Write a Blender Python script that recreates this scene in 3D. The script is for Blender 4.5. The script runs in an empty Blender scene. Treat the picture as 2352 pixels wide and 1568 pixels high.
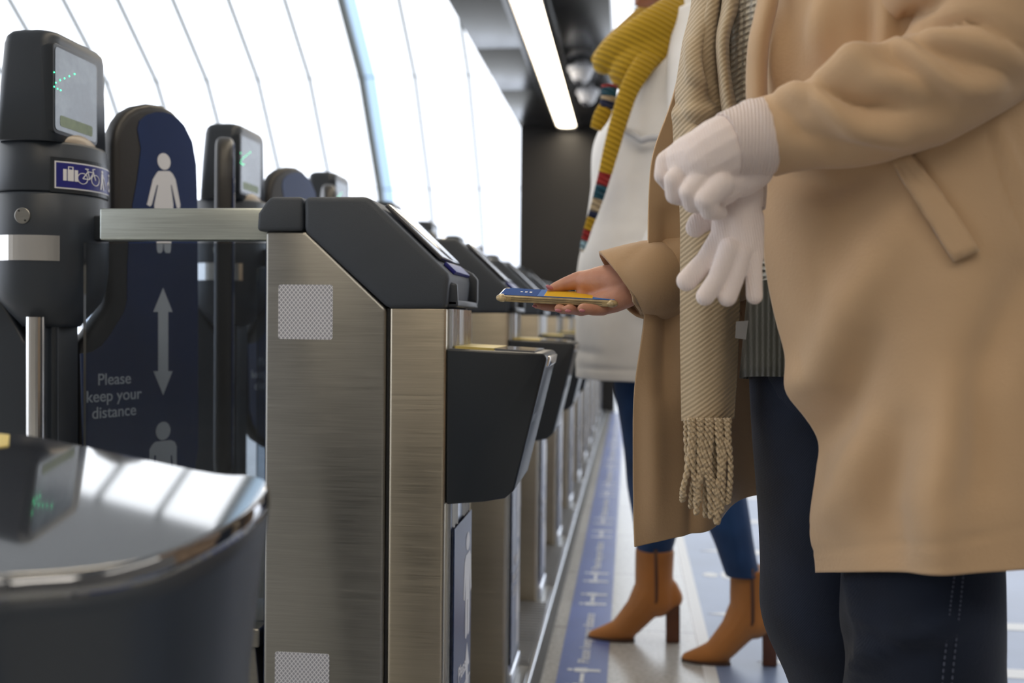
import bpy, bmesh, math, random
from mathutils import Vector, Matrix, noise
random.seed(7)
sc = bpy.context.scene
C = sc.collection
PI = math.pi
rad = math.radians

# ------------------------------------------------------------------ camera
HC = 0.84
FPX = 35 / 36 * 2352
cam_rot = (Matrix.Rotation(rad(6.76), 3, 'Z') @ Matrix.Rotation(PI / 2 - rad(1.2), 3, 'X') @ Matrix.Rotation(rad(.6), 3, 'Z'))
cd = bpy.data.cameras.new('camera')
cam = bpy.data.objects.new('camera', cd)
C.objects.link(cam)
cam.matrix_world = Matrix.Translation((0, 0, HC)) @ cam_rot.to_4x4()
cd.lens = 35
cd.sensor_width = 36
cd.clip_start = .05
cd.clip_end = 200
cd.dof.use_dof = True
cd.dof.focus_distance = 1.28
cd.dof.aperture_fstop = 3.5
sc.camera = cam

# ------------------------------------------------------------------ world, lights, exposure
w = bpy.data.worlds.new('overcast_sky')
sc.world = w
w.use_nodes = True
wn = w.node_tree
bg = wn.nodes['Background']
bg.inputs[1].default_value = 2.3
wg = wn.nodes.new('ShaderNodeTexCoord')
ws = wn.nodes.new('ShaderNodeSeparateXYZ')
wr = wn.nodes.new('ShaderNodeValToRGB')
wn.links.new(wg.outputs['Generated'], ws.inputs[0])
wn.links.new(ws.outputs[2], wr.inputs[0])
wr.color_ramp.elements[0].position = .0
wr.color_ramp.elements[0].color = (.82, .88, 1, 1)
wr.color_ramp.elements[1].position = .5
wr.color_ramp.elements[1].color = (.96, .98, 1, 1)
wn.links.new(wr.outputs[0], bg.inputs[0])
sc.view_settings.view_transform = 'Standard'
sc.view_settings.look = 'None'
sc.view_settings.gamma = 1
sc.view_settings.exposure = 0.18
sc.view_settings.use_curve_mapping = False


def area_light(name, loc, rot, sx, sy, power, col):
    l = bpy.data.lights.new(name, 'AREA')
    l.shape = 'RECTANGLE'
    l.size = sx
    l.size_y = sy
    l.energy = power
    l.color = col
    o = bpy.data.objects.new(name, l)
    C.objects.link(o)
    o.location = loc
    o.rotation_euler = rot
    return o


area_light('fill_light', (1.5, -3.2, 5.2), (rad(38), 0, 0), 6, 1.2, 95, (1, .93, .84))  # unseen fill lamps, added to brighten the sides facing the viewer
area_light('fill_light', (5.5, 1.5, 5.4), (0, rad(40), 0), 1.2, 6, 50, (1, .95, .88))

# ------------------------------------------------------------------ helpers
def P(px, py, X=None, Y=None, Z=None):
    """world point seen at photo pixel (px, py) on the plane X=, Y= or Z="""
    d = cam_rot @ Vector(((px - 1176) / FPX, -(py - 784) / FPX, -1))
    if X is not None:
        t = X / d.x
    elif Y is not None:
        t = Y / d.y
    else:
        t = (Z - HC) / d.z
    return Vector((d.x * t, d.y * t, HC + d.z * t))


def pix(p):
    q = cam_rot.transposed() @ (Vector(p) - Vector((0, 0, HC)))
    return (1176 + FPX * q.x / -q.z, 784 - FPX * q.y / -q.z)


ORG = Vector((0, 0, 0))   # origin of the thing being built; parts are stored relative to it


class MB:
    """collects shapes and links them as ONE mesh object"""
    def __init__(self):
        self.v = []
        self.f = []

    def add(self, v, f):
        n = len(self.v)
        self.v += [tuple(p) for p in v]
        self.f += [tuple(i + n for i in q) for q in f]
        return self

    def box(self, x0, x1, y0, y1, z0, z1):
        v = [(x, y, z) for x in (x0, x1) for y in (y0, y1) for z in (z0, z1)]
        return self.add(v, [(0, 1, 3, 2), (4, 6, 7, 5), (0, 4, 5, 1), (2, 3, 7, 6), (0, 2, 6, 4), (1, 5, 7, 3)])

    def prism(self, prof, a0, a1, axis='y'):
        n = len(prof)
        m = {'y': lambda a, b, t: (a, t, b), 'x': lambda a, b, t: (t, a, b), 'z': lambda a, b, t: (a, b, t)}[axis]
        v = [m(a, b, a0) for a, b in prof] + [m(a, b, a1) for a, b in prof]
        f = [tuple(range(n)), tuple(range(2 * n - 1, n - 1, -1))]
        f += [(i, i + n, (i + 1) % n + n, (i + 1) % n) for i in range(n)]
        return self.add(v, f)

    def lathe(self, prof, c=(0, 0, 0), n=32, axis='z', sy=1.0):
        v = []
        for r, h in prof:
            for k in range(n):
                a = 2 * PI * k / n
                p = (r * math.cos(a), r * math.sin(a) * sy, h)
                if axis == 'y':
                    p = (p[0], p[2], p[1])
                if axis == 'x':
                    p = (p[2], p[0], p[1])
                v.append((p[0] + c[0], p[1] + c[1], p[2] + c[2]))
        f = []
        for i in range(len(prof) - 1):
            for k in range(n):
                f.append((i * n + k, i * n + (k + 1) % n, (i + 1) * n + (k + 1) % n, (i + 1) * n + k))
        f.append(tuple(range(n - 1, -1, -1)))
        f.append(tuple((len(prof) - 1) * n + k for k in range(n)))
        return self.add(v, f)

    def rings(self, rings, cap=True, closed=True):
        n = len(rings[0])
        v = [p for r in rings for p in r]
        f = []
        for i in range(len(rings) - 1):
            for k in range(n if closed else n - 1):
                f.append((i * n + k, i * n + (k + 1) % n, (i + 1) * n + (k + 1) % n, (i + 1) * n + k))
        if cap:
            f.append(tuple(range(n - 1, -1, -1)))
            f.append(tuple((len(rings) - 1) * n + k for k in range(n)))
        return self.add(v, f)

    def capsule(self, p0, r0, p1, r1, n=14, m=5):
        p0 = Vector(p0)
        p1 = Vector(p1)
        d = p1 - p0
        L = d.length
        if L < 1e-6:
            d = Vector((0, 0, 1))
            L = 1e-6
        d.normalize()
        u = d.orthogonal().normalized()
        w_ = d.cross(u)
        rs = []
        sa = max(-.95, min(.95, (r0 - r1) / L))
        for i in range(m + 1):
            a = -PI / 2 + (PI / 2 + math.asin(sa)) * i / m
            rs.append((p0 + d * r0 * math.sin(a), max(1e-5, r0 * math.cos(a))))
        for i in range(m + 1):
            a = math.asin(sa) + (PI / 2 - math.asin(sa)) * i / m
            rs.append((p1 + d * r1 * math.sin(a), max(1e-5, r1 * math.cos(a))))
        return self.rings([[c + u * r * math.cos(2 * PI * k / n) + w_ * r * math.sin(2 * PI * k / n) for k in range(n)] for c, r in rs])

    def chain(self, pts):
        for (a, ra), (b, rb) in zip(pts, pts[1:]):
            self.capsule(a, ra, b, rb)
        return self

    def ellipsoid(self, c, rx, ry, rz, rot=None, n=24, m=14):
        R = rot or Matrix.Identity(3)
        rs = []
        for i in range(m + 1):
            a = -PI / 2 + PI * i / m
            rr = max(1e-4, math.cos(a))
            rs.append([Vector(c) + R @ Vector((rx * rr * math.cos(2 * PI * k / n), ry * rr * math.sin(2 * PI * k / n), rz * math.sin(a))) for k in range(n)])
        return self.rings(rs)

    def tube(self, pts, r, n=10, cap=True):
        pts = [Vector(p) for p in pts]
        rr = r if isinstance(r, (list, tuple)) else [r] * len(pts)
        up = None
        rs = []
        for i, p in enumerate(pts):
            d = (pts[min(i + 1, len(pts) - 1)] - pts[max(i - 1, 0)]).normalized()
            if up is None:
                up = d.orthogonal().normalized()
            up = (up - d * up.dot(d)).normalized()
            w_ = d.cross(up)
            rs.append([p + up * rr[i] * math.cos(2 * PI * k / n) + w_ * rr[i] * math.sin(2 * PI * k / n) for k in range(n)])
        return self.rings(rs, cap)

    def build(self, name, mat, parent=None, bevel=0, smooth=None, seg=3, remesh=0, sm=0, solid=0, sub=0, ang=35):
        me = bpy.data.meshes.new(name)
        me.from_pydata([tuple(Vector(p) - ORG) for p in self.v] if parent else self.v, [], self.f)
        bm = bmesh.new()
        bm.from_mesh(me)
        if not solid:
            bmesh.ops.recalc_face_normals(bm, faces=bm.faces)
        bm.to_mesh(me)
        bm.free()
        me.validate()
        o = bpy.data.objects.new(name, me)
        C.objects.link(o)
        if mat:
            me.materials.append(mat)
        if parent:
            o.parent = parent
        if remesh:
            m_ = o.modifiers.new('r', 'REMESH')
            m_.mode = 'VOXEL'
            m_.voxel_size = remesh
            m_.use_smooth_shade = True
        if sm:
            m_ = o.modifiers.new('s', 'SMOOTH')
            m_.factor = .5
            m_.iterations = sm
        if bevel:
            m_ = o.modifiers.new('b', 'BEVEL')
            m_.width = bevel
            m_.segments = seg
            m_.limit_method = 'ANGLE'
            m_.angle_limit = rad(ang)
            m_.harden_normals = False
            smooth = True if smooth is None else smooth
        if solid:
            m_ = o.modifiers.new('t', 'SOLIDIFY')
            m_.thickness = solid
            m_.offset = 0
        if sub:
            m_ = o.modifiers.new('d', 'SUBSURF')
            m_.levels = m_.render_levels = sub
        if smooth or remesh or sub:
            for p in me.polygons:
                p.use_smooth = True
        return o


def empty(name, loc=(0, 0, 0), rz=0, parent=None):
    o = bpy.data.objects.new(name, None)
    C.objects.link(o)
    o.location = loc
    o.rotation_euler = (0, 0, rz)
    o.empty_display_size = .1
    if parent:
        o.parent = parent
    return o


def tag(o, label=None, cat=None, group=None, kind=None):
    if label:
        o['label'] = label
    if cat:
        o['category'] = cat
    if group:
        o['group'] = group
    if kind:
        o['kind'] = kind
    return o


def copy_tree(o, parent=None):
    c = o.copy()
    C.objects.link(c)
    c.parent = parent
    for ch in list(o.children):
        copy_tree(ch, c)
    return c


def rrect(cx, cy, wx, wy, r, n=6):
    """rounded rectangle outline"""
    out = []
    for qx, qy, a0 in ((1, 1, 0), (-1, 1, 90), (-1, -1, 180), (1, -1, 270)):
        for k in range(n + 1):
            a = rad(a0 + 90 * k / n)
            out.append((cx + qx * (wx / 2 - r) + r * math.cos(a), cy + qy * (wy / 2 - r) + r * math.sin(a)))
    return out


def circle(cx, cy, r, n=20, a0=0, a1=360):
    return [(cx + r * math.cos(rad(a0 + (a1 - a0) * k / n)), cy + r * math.sin(rad(a0 + (a1 - a0) * k / n))) for k in range(n if a1 - a0 == 360 else n + 1)]


def cr(p0, p1, p2, p3, t):
    return .5 * ((2 * p1) + (-p0 + p2) * t + (2 * p0 - 5 * p1 + 4 * p2 - p3) * t * t + (-p0 + 3 * p1 - 3 * p2 + p3) * t ** 3)


def spline(pts, n, closed=False):
    pts = [Vector(p) for p in pts]
    m = len(pts)
    out = []
    segs = m if closed else m - 1
    tot = n if closed else n - 1
    for k in range(n):
        u = k * segs / tot
        i = min(int(u), segs - 1)
        t = u - i
        g = (lambda j: pts[j % m]) if closed else (lambda j: pts[max(0, min(m - 1, j))])
        out.append(cr(g(i - 1), g(i), g(i + 1), g(i + 2), t))
    return out


def patch(rows, nu, nv, closed=False):
    """rows of control points -> dense grid (list of nv rows of nu points)"""
    a = [spline(r, nu, closed) for r in rows]
    cols = [spline([a[i][k] for i in range(len(a))], nv) for k in range(nu)]
    return [[cols[k][j] for k in range(nu)] for j in range(nv)]


def grid_faces(mb, g, closed=False):
    mb.rings(g, cap=False, closed=closed)
    return mb


def seg_d(p, a, b):
    ax, ay = a
    bx, by = b
    dx, dy = bx - ax, by - ay
    t = max(0, min(1, ((p[0] - ax) * dx + (p[1] - ay) * dy) / (dx * dx + dy * dy + 1e-9)))
    return math.hypot(p[0] - ax - t * dx, p[1] - ay - t * dy), t


def fold_disp(q, folds):
    """height of crease / ridge lines given along photo pixels: (points, width, height)"""
    s = 0
    for pts, wd, h in folds:
        best = 1e9
        bt = 0
        n = len(pts) - 1
        for i in range(n):
            d, t = seg_d(q, pts[i], pts[i + 1])
            if d < best:
                best = d
                bt = (i + t) / n
        if best < wd * 3:
            s += h * math.exp(-(best / wd) ** 2) * (math.sin(PI * min(1, max(0, .12 + .76 * bt)))) ** .7
    return s


def text_mesh(name, body, size, mat, parent, M, ext=.0004, align='CENTER', spacing=1.0):
    cu = bpy.data.curves.new(name, 'FONT')
    cu.body = body
    cu.size = size
    cu.extrude = ext
    cu.align_x = align
    cu.space_line = spacing
    cu.offset = size * .006
    to = bpy.data.objects.new(name, cu)
    C.objects.link(to)
    bpy.context.view_layer.update()
    dg = bpy.context.evaluated_depsgraph_get()
    me = bpy.data.meshes.new_from_object(to.evaluated_get(dg))
    bpy.data.objects.remove(to)
    me.materials.clear()
    me.materials.append(mat)
    me.transform(Matrix.Translation(-ORG) @ M if parent else M)
    o = bpy.data.objects.new(name, me)
    C.objects.link(o)
    if parent:
        o.parent = parent
    return o


# ------------------------------------------------------------------ materials
def new_mat(name):
    m = bpy.data.materials.new(name)
    m.use_nodes = True
    return m, m.node_tree, m.node_tree.nodes['Principled BSDF']


def N(nt, t, **kw):
    n = nt.nodes.new(t)
    for k, v in kw.items():
        setattr(n, k, v)
    return n


def noise_tex(nt, scale, det=3, stretch=(1, 1, 1), rot=(0, 0, 0), coord='Object', rough=.55):
    tc = N(nt, 'ShaderNodeTexCoord')
    mp = N(nt, 'ShaderNodeMapping')
    mp.inputs['Scale'].default_value = stretch
    mp.inputs['Rotation'].default_value = rot
    t = N(nt, 'ShaderNodeTexNoise')
    t.inputs['Scale'].default_value = scale
    t.inputs['Detail'].default_value = det
    t.inputs['Roughness'].default_value = rough
    nt.links.new(tc.outputs[coord], mp.inputs[0])
    nt.links.new(mp.outputs[0], t.inputs['Vector'])
    return t


def ramp(nt, src, stops):
    r = N(nt, 'ShaderNodeValToRGB')
    while len(r.color_ramp.elements) < len(stops):
        r.color_ramp.elements.new(.5)
    for e, (p, c) in zip(r.color_ramp.elements, stops):
        e.position = p
        e.color = (*c, 1) if len(c) == 3 else c
    nt.links.new(src, r.inputs[0])
    return r


def bump(nt, b, src, strength=.3, dist=.001, prev=None):
    n = N(nt, 'ShaderNodeBump')
    n.inputs['Strength'].default_value = strength
    n.inputs['Distance'].default_value = dist
    nt.links.new(src, n.inputs['Height'])
    if prev:
        nt.links.new(prev.outputs[0], n.inputs['Normal'])
    nt.links.new(n.outputs[0], b.inputs['Normal'])
    return n


def plain(name, col, rough=.5, metal=0, spec=.5, var=0, vs=8, bs=0, bscale=200, bd=.001, sheen=0, coat=0):
    m, nt, b = new_mat(name)
    b.inputs['Base Color'].default_value = (*col, 1)
    b.inputs['Roughness'].default_value = rough
    b.inputs['Metallic'].default_value = metal
    b.inputs['Specular IOR Level'].default_value = spec
    if sheen:
        b.inputs['Sheen Weight'].default_value = sheen
        b.inputs['Sheen Roughness'].default_value = .5
    if coat:
        b.inputs['Coat Weight'].default_value = coat
        b.inputs['Coat Roughness'].default_value = .05
    if var:
        t = noise_tex(nt, vs)
        r = ramp(nt, t.outputs[0], [(.3, tuple(c * (1 - var) for c in col)), (.7, tuple(min(1, c * (1 + var)) for c in col))])
        nt.links.new(r.outputs[0], b.inputs['Base Color'])
    if bs:
        t = noise_tex(nt, bscale, 2)
        bump(nt, b, t.outputs[0], bs, bd)
    return m


def brushed(name, col, rough=.35, along='x', aniso=.0, var=.12):
    m, nt, b = new_mat(name)
    b.inputs['Metallic'].default_value = 1
    st = {'x': (1, 60, 60), 'z': (60, 60, 1), 'y': (60, 1, 60)}[along]
    t = noise_tex(nt, 12, 4, st)
    t2 = noise_tex(nt, 5, 4)
    mx = N(nt, 'ShaderNodeMixRGB')
    mx.blend_type = 'OVERLAY'
    mx.inputs[0].default_value = .6
    nt.links.new(t.outputs[0], mx.inputs[1])
    nt.links.new(t2.outputs[0], mx.inputs[2])
    r = ramp(nt, mx.outputs[0], [(.25, tuple(c * (1 - var) for c in col)), (.75, tuple(min(1, c * (1 + var)) for c in col))])
    nt.links.new(r.outputs[0], b.inputs['Base Color'])
    rr = ramp(nt, mx.outputs[0], [(.2, (rough * .8,) * 3), (.8, (rough * 1.25,) * 3)])
    nt.links.new(rr.outputs[0], b.inputs['Roughness'])
    bump(nt, b, t.outputs[0], .12, .0004)
    return m


M = {}
M['steel'] = brushed('brushed_steel', (.33, .32, .295), .38)
M['steel_v'] = brushed('brushed_steel_front', (.52, .46, .36), .36, 'x')
M['rail'] = brushed('rail_steel', (.62, .66, .62), .36)
M['alu'] = brushed('aluminium', (.78, .81, .86), .28, 'z', var=.05)
M['chrome'] = plain('chrome', (.8, .78, .75), .18, 1)
M['plate'] = brushed('lane_plate', (.45, .45, .45), .45, 'y')
M['plastic'] = plain('grey_plastic', (.046, .055, .070), .50, bs=.7, bscale=900, bd=.0006, var=.06)
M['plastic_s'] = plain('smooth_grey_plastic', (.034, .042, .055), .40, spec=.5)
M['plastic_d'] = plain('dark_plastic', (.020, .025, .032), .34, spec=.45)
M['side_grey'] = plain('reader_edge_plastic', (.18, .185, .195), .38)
M['gloss_dark'] = plain('glossy_dark_top', (.03, .034, .045), .05, spec=1.0, coat=1)
M['gloss_dark'].node_tree.nodes['Principled BSDF'].inputs['IOR'].default_value = 2.1
M['rubber'] = plain('rubber', (.030, .028, .027), .42, bs=.3, bscale=120, bd=.001)
M['black'] = plain('black_gap', (.006, .006, .007), .6)
M['white'] = plain('white_print', (.80, .80, .82), .45)
M['blue'] = plain('paddle_blue', (.012, .032, .115), .28, var=.15, vs=5)
M['blue_sign'] = plain('sign_blue', (.015, .018, .20), .35)
M['blue_floor'] = plain('floor_vinyl_blue', (.115, .165, .42), .38, var=.12, vs=3)
M['blue_floor_big'] = plain('floor_vinyl_pale_blue', (.22, .29, .46), .35, var=.15, vs=2)
M['white_floor'] = plain('floor_vinyl_white', (.78, .80, .82), .4)
M['yellow'] = plain('yellow_vinyl', (.75, .60, .18), .35)
M['soffit'] = plain('glossy_black_panel', (.012, .012, .014), .24, spec=.8)
M['wall_dark'] = plain('dark_wall', (.022, .020, .019), .42, var=.2, vs=1)
M['mullion'] = plain('mullion_grey', (.11, .12, .115), .5)
M['dome'] = plain('dome_white', (.85, .86, .90), .45)
M['dome_glass'] = plain('dome_smoke', (.05, .05, .06), .08, spec=.8)
M['back_wall'] = plain('back_wall', (.30, .27, .23), .7)


def glass_mat(name, tint, ior=1.45, rough=0.0):
    m, nt, b = new_mat(name)
    nt.nodes.remove(b)
    tr = N(nt, 'ShaderNodeBsdfTransparent')
    tr.inputs[0].default_value = (*tint, 1)
    gl = N(nt, 'ShaderNodeBsdfGlossy')
    gl.inputs['Roughness'].default_value = rough
    fr = N(nt, 'ShaderNodeFresnel')
    fr.inputs[0].default_value = ior
    mx = N(nt, 'ShaderNodeMixShader')
    nt.links.new(fr.outputs[0], mx.inputs[0])
    nt.links.new(tr.outputs[0], mx.inputs[1])
    nt.links.new(gl.outputs[0], mx.inputs[2])
    nt.links.new(mx.outputs[0], nt.nodes['Material Output'].inputs[0])
    return m


M['reflection_tint'] = glass_mat('pale_blue_reflection', (.30, .40, .50), ior=1.12)  # tint stands for a reflection beside the big rib
M['tint_glass'] = glass_mat('tinted_glass', (.60, .64, .68))
M['clear_glass'] = glass_mat('clear_glazing', (.97, .985, 1), ior=1.12)


def emit(name, col, s):
    m, nt, b = new_mat(name)
    b.inputs['Base Color'].default_value = (*col, 1)
    b.inputs['Emission Color'].default_value = (*col, 1)
    b.inputs['Emission Strength'].default_value = s
    return m


M['light'] = emit('lamp_diffuser', (1, .86, .66), 9)
M['led_green'] = emit('led_green', (.05, .9, .35), 4)


def mat_floor():
    m, nt, b = new_mat('terrazzo_floor')
    tc = N(nt, 'ShaderNodeTexCoord')
    t = noise_tex(nt, 90, 4)
    t2 = noise_tex(nt, 1.6, 3)
    r = ramp(nt, t.outputs[0], [(.3, (.46, .45, .42)), (.55, (.60, .60, .58)), (.75, (.68, .68, .66))])
    r2 = ramp(nt, t2.outputs[0], [(.3, (.85, .85, .85)), (.7, (1, 1, 1))])
    mx = N(nt, 'ShaderNodeMixRGB', blend_type='MULTIPLY')
    mx.inputs[0].default_value = 1
    nt.links.new(r.outputs[0], mx.inputs[1])
    nt.links.new(r2.outputs[0], mx.inputs[2])
    br = N(nt, 'ShaderNodeTexBrick')
    br.offset = 0
    br.inputs['Scale'].default_value = 1
    br.inputs['Brick Width'].default_value = .60
    br.inputs['Row Height'].default_value = .60
    br.inputs['Mortar Size'].default_value = .003
    br.inputs['Color1'].default_value = (1, 1, 1, 1)
    br.inputs['Color2'].default_value = (.95, .95, .95, 1)
    br.inputs['Mortar'].default_value = (.45, .44, .42, 1)
    mp = N(nt, 'ShaderNodeMapping')
    mp.inputs['Location'].default_value = (.36, .28, 0)
    nt.links.new(tc.outputs['Object'], mp.inputs[0])
    nt.links.new(mp.outputs[0], br.inputs[0])
    mx2 = N(nt, 'ShaderNodeMixRGB', blend_type='MULTIPLY')
    mx2.inputs[0].default_value = 1
    nt.links.new(mx.outputs[0], mx2.inputs[1])
    nt.links.new(br.outputs[0], mx2.inputs[2])
    nt.links.new(mx2.outputs[0], b.inputs['Base Color'])
    b.inputs['Roughness'].default_value = .22
    return m


M['floor'] = mat_floor()


def mat_retro():
    m, nt, b = new_mat('retroreflective_sheet')
    tc = N(nt, 'ShaderNodeTexCoord')
    sp = N(nt, 'ShaderNodeSeparateXYZ')
    nt.links.new(tc.outputs['Object'], sp.inputs[0])

    def lin(s):
        a = N(nt, 'ShaderNodeMath', operation='MULTIPLY')
        a.inputs[1].default_value = s
        nt.links.new(sp.outputs[2], a.inputs[0])
        c = N(nt, 'ShaderNodeMath', operation='ADD')
        nt.links.new(sp.outputs[0], c.inputs[0])
        nt.links.new(a.outputs[0], c.inputs[1])
        d = N(nt, 'ShaderNodeMath', operation='MULTIPLY')
        d.inputs[1].default_value = 156
        nt.links.new(c.outputs[0], d.inputs[0])
        e = N(nt, 'ShaderNodeMath', operation='PINGPONG')
        e.inputs[1].default_value = .5
        nt.links.new(d.outputs[0], e.inputs[0])
        return e
    mn = N(nt, 'ShaderNodeMath', operation='MINIMUM')
    nt.links.new(lin(.85).outputs[0], mn.inputs[0])
    nt.links.new(lin(-.85).outputs[0], mn.inputs[1])
    r = ramp(nt, mn.outputs[0], [(.07, (.85, .86, .90)), (.15, (.36, .37, .43))])
    nt.links.new(r.outputs[0], b.inputs['Base Color'])
    b.inputs['Roughness'].default_value = .4
    return m


M['retro'] = mat_retro()


def mat_screen(name, dark=False):
    m, nt, b = new_mat(name)
    t = noise_tex(nt, 14, 4)
    c = [(.3, (.02, .03, .045)), (.55, (.06, .09, .12)), (.8, (.20, .26, .30))]
    r = ramp(nt, t.outputs[0], c)
    nt.links.new(r.outputs[0], b.inputs['Base Color'])
    b.inputs['Roughness'].default_value = .12
    b.inputs['Specular IOR Level'].default_value = .9
    return m


M['screen'] = mat_screen('dirty_screen')
M['display'] = plain('slope_screen', (.05, .05, .06), .12, spec=1.2)

# ------------------------------------------------------------------ setting
XL, XR = -.2, .6                 # reference lines
fl = MB().box(-16, 9, -7, 27, -.1, 0).build('floor', M['floor'])
tag(fl, kind='structure')

# the far glazing: an arched glass wall leaning over the hall, ribs and glass one structure each bay
arch = [(26.6, 0.0), (26.1, 1.7), (24.86, 4.15), (23.06, 6.55), (20.6, 8.4), (17.2, 9.98)]
WX0, WX1, BAY = -17.5, 6.5, 1.275
tag(MB().box(-16, 9, -7.2, 17.2, 10.0, 10.3).build('ceiling_hall', plain('hall_ceiling', (.35, .35, .34), .8)), kind='structure')
win = tag(empty('window_1'), kind='structure')
gm = MB()
gm.rings([[(WX0, y, z), (WX1, y, z)] for y, z in arch], cap=False, closed=False)
gm.build('window_pane', M['clear_glass'], win)
# x of ribs found from the photo's mullion feet
x = WX0
k = 0
x_ref = P(712, 170, Y=23.06 * 1.0).x
xs = []
n0 = int((x_ref - WX0) / BAY)
x = x_ref - n0 * BAY
while x < WX1:
    big = abs((x - P(850, 172, Y=23.06).x)) < BAY * .5
    rm = MB()
    wd = .15 if big else .082
    for (y0, z0), (y1, z1) in zip(arch, arch[1:]):
        d = Vector((0, y1 - y0, z1 - z0)).normalized()
        nrm = Vector((0, -d.z, d.y))
        if nrm.y > 0:
            nrm = -nrm
        a = Vector((x, y0, z0))
        b_ = Vector((x, y1, z1))
        dep = .16 if big else .09
        v = []
        for q in (a, b_):
            for sx in (-wd / 2, wd / 2):
                for dd in (-.02, dep):
                    v.append(q + Vector((sx, 0, 0)) + nrm * dd)
        rm.add(v, [(0, 1, 3, 2), (4, 6, 7, 5), (0, 4, 5, 1), (2, 3, 7, 6), (0, 2, 6, 4), (1, 5, 7, 3)])
        jn = .055
        rm.ellipsoid(b_ + nrm * dep * .6, jn, jn * 1.6, jn * 1.6, n=10, m=6)
    rm.build('window_rib', M['mullion'], win)
    if big:  # tinted strip puts the pale blue reflection beside the rib into colour
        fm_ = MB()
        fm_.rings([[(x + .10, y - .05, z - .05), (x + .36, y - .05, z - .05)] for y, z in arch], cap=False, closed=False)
        fm_.build('window_reflection', M['reflection_tint'], win)
    x += BAY
tr = MB()
for (y0, z0) in arch[1:]:
    tr.box(WX0, WX1, y0 - .012, y0 + .012, z0 - .012, z0 + .012)
tr.build('window_transom', plain('transom_pale', (.75, .78, .80), .5), win)

# far dark wall, glossy soffit, lamp, cameras, walls behind the viewer
YW = 9.35
zs = P(1195, 295, Y=YW).z
xl = P(1195, 295, Y=YW).x
xr = P(1420, 300, Y=YW).x
tag(MB().box(xl, xr, YW, YW + .25, 0, zs).build('wall_far', M['wall_dark']), kind='structure')
so = MB()
ypan = -3.0
while ypan < YW + .2:
    so.box(xl, xr, ypan + .004, min(ypan + 1.2, YW + .25) - .004, zs, zs + .2)
    ypan += 1.2
tag(so.build('ceiling', M['soffit'], bevel=.003), kind='structure')
tag(MB().box(-16, 9, -7.2, -7, 0, 10).build('wall_back', M['back_wall']), kind='structure')
tag(MB().box(9, 9.2, -7, 7.5, 0, 10).build('wall_right', M['back_wall']), kind='structure')

lx0 = P(1283, 290, Y=YW - .1).x
lx1 = P(1323, 290, Y=YW - .1).x
lamp = tag(empty('ceiling_light', ((lx0 + lx1) / 2, 3, zs)), 'long warm white linear light set in the black ceiling', 'ceiling light')
ORG = Vector(lamp.location)
MB().prism([(a, b) for a, b in rrect((lx0 + lx1) / 2, 3.1, lx1 - lx0, 12.3, .07)], zs - .012, zs - .002, 'z').build('diffuser', M['light'], lamp)
f_ = MB()
fw = .05
f_.box(lx0 - fw, lx0 - .002, -3, 9.28, zs - .03, zs - .001).box(lx1 + .002, lx1 + fw, -3, 9.28, zs - .03, zs - .001)
f_.box(lx0 - fw, lx1 + fw, 9.255, 9.30, zs - .03, zs - .001)
f_.build('housing', M['soffit'], lamp, bevel=.004)
ORG = Vector((0, 0, 0))

for i, (px, py, r) in enumerate([(1335, 158, .093), (1350, 211, .088)]):
    q = P(px, py, Z=zs - .05)
    c = empty('dome_camera', (q.x, q.y, zs))
    tag(c, ['white dome security camera under the black ceiling, nearer and higher one', 'white dome security camera under the black ceiling, farther and lower one'][i], 'security camera', 'dome cameras under the ceiling')
    ORG = Vector(c.location)
    MB().lathe([(r * .5, 0), (r * .55, -.03), (r, -.035), (r, -.065), (r * .86, -.07)], (q.x, q.y, zs), 28).build('mount', M['dome'], c, bevel=.003)
    MB().lathe([(r * .80 * math.cos(rad(a)), -.068 - r * .95 * math.sin(rad(a))) for a in range(0, 90, 9)] + [(.001, -.068 - r * .95)], (q.x, q.y, zs), 28).build('dome', M['dome'], c, smooth=True)
    MB().lathe([(r * .5 * math.cos(rad(a)), -.09 - r * .80 * math.sin(rad(a))) for a in range(0, 90, 9)] + [(.001, -.09 - r * .80)], (q.x - r * .1, q.y - r * .1, zs), 24).build('lens', M['dome_glass'], c, smooth=True)
    ORG = Vector((0, 0, 0))

# ------------------------------------------------------------------ floor markings
VZ = .0015


def person_flat(h):
    """standing person sign of height h, origin at the feet centre, up = +v"""
    s = h / 1.75
    L = []
    L.append(circle(0, 1.60 * s, .15 * s, 20))
    L.append([(-.17 * s, 1.40 * s), (.17 * s, 1.40 * s), (.27 * s, 1.30 * s), (.33 * s, .72 * s), (.24 * s, .68 * s), (.17 * s, 1.10 * s), (.17 * s, .04 * s), (.10 * s, 0), (.02 * s, .04 * s), (.02 * s, .62 * s), (-.02 * s, .62 * s), (-.02 * s, .04 * s), (-.10 * s, 0), (-.17 * s, .04 * s), (-.17 * s, 1.10 * s), (-.24 * s, .68 * s), (-.33 * s, .72 * s), (-.27 * s, 1.30 * s)])
    return L


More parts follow.
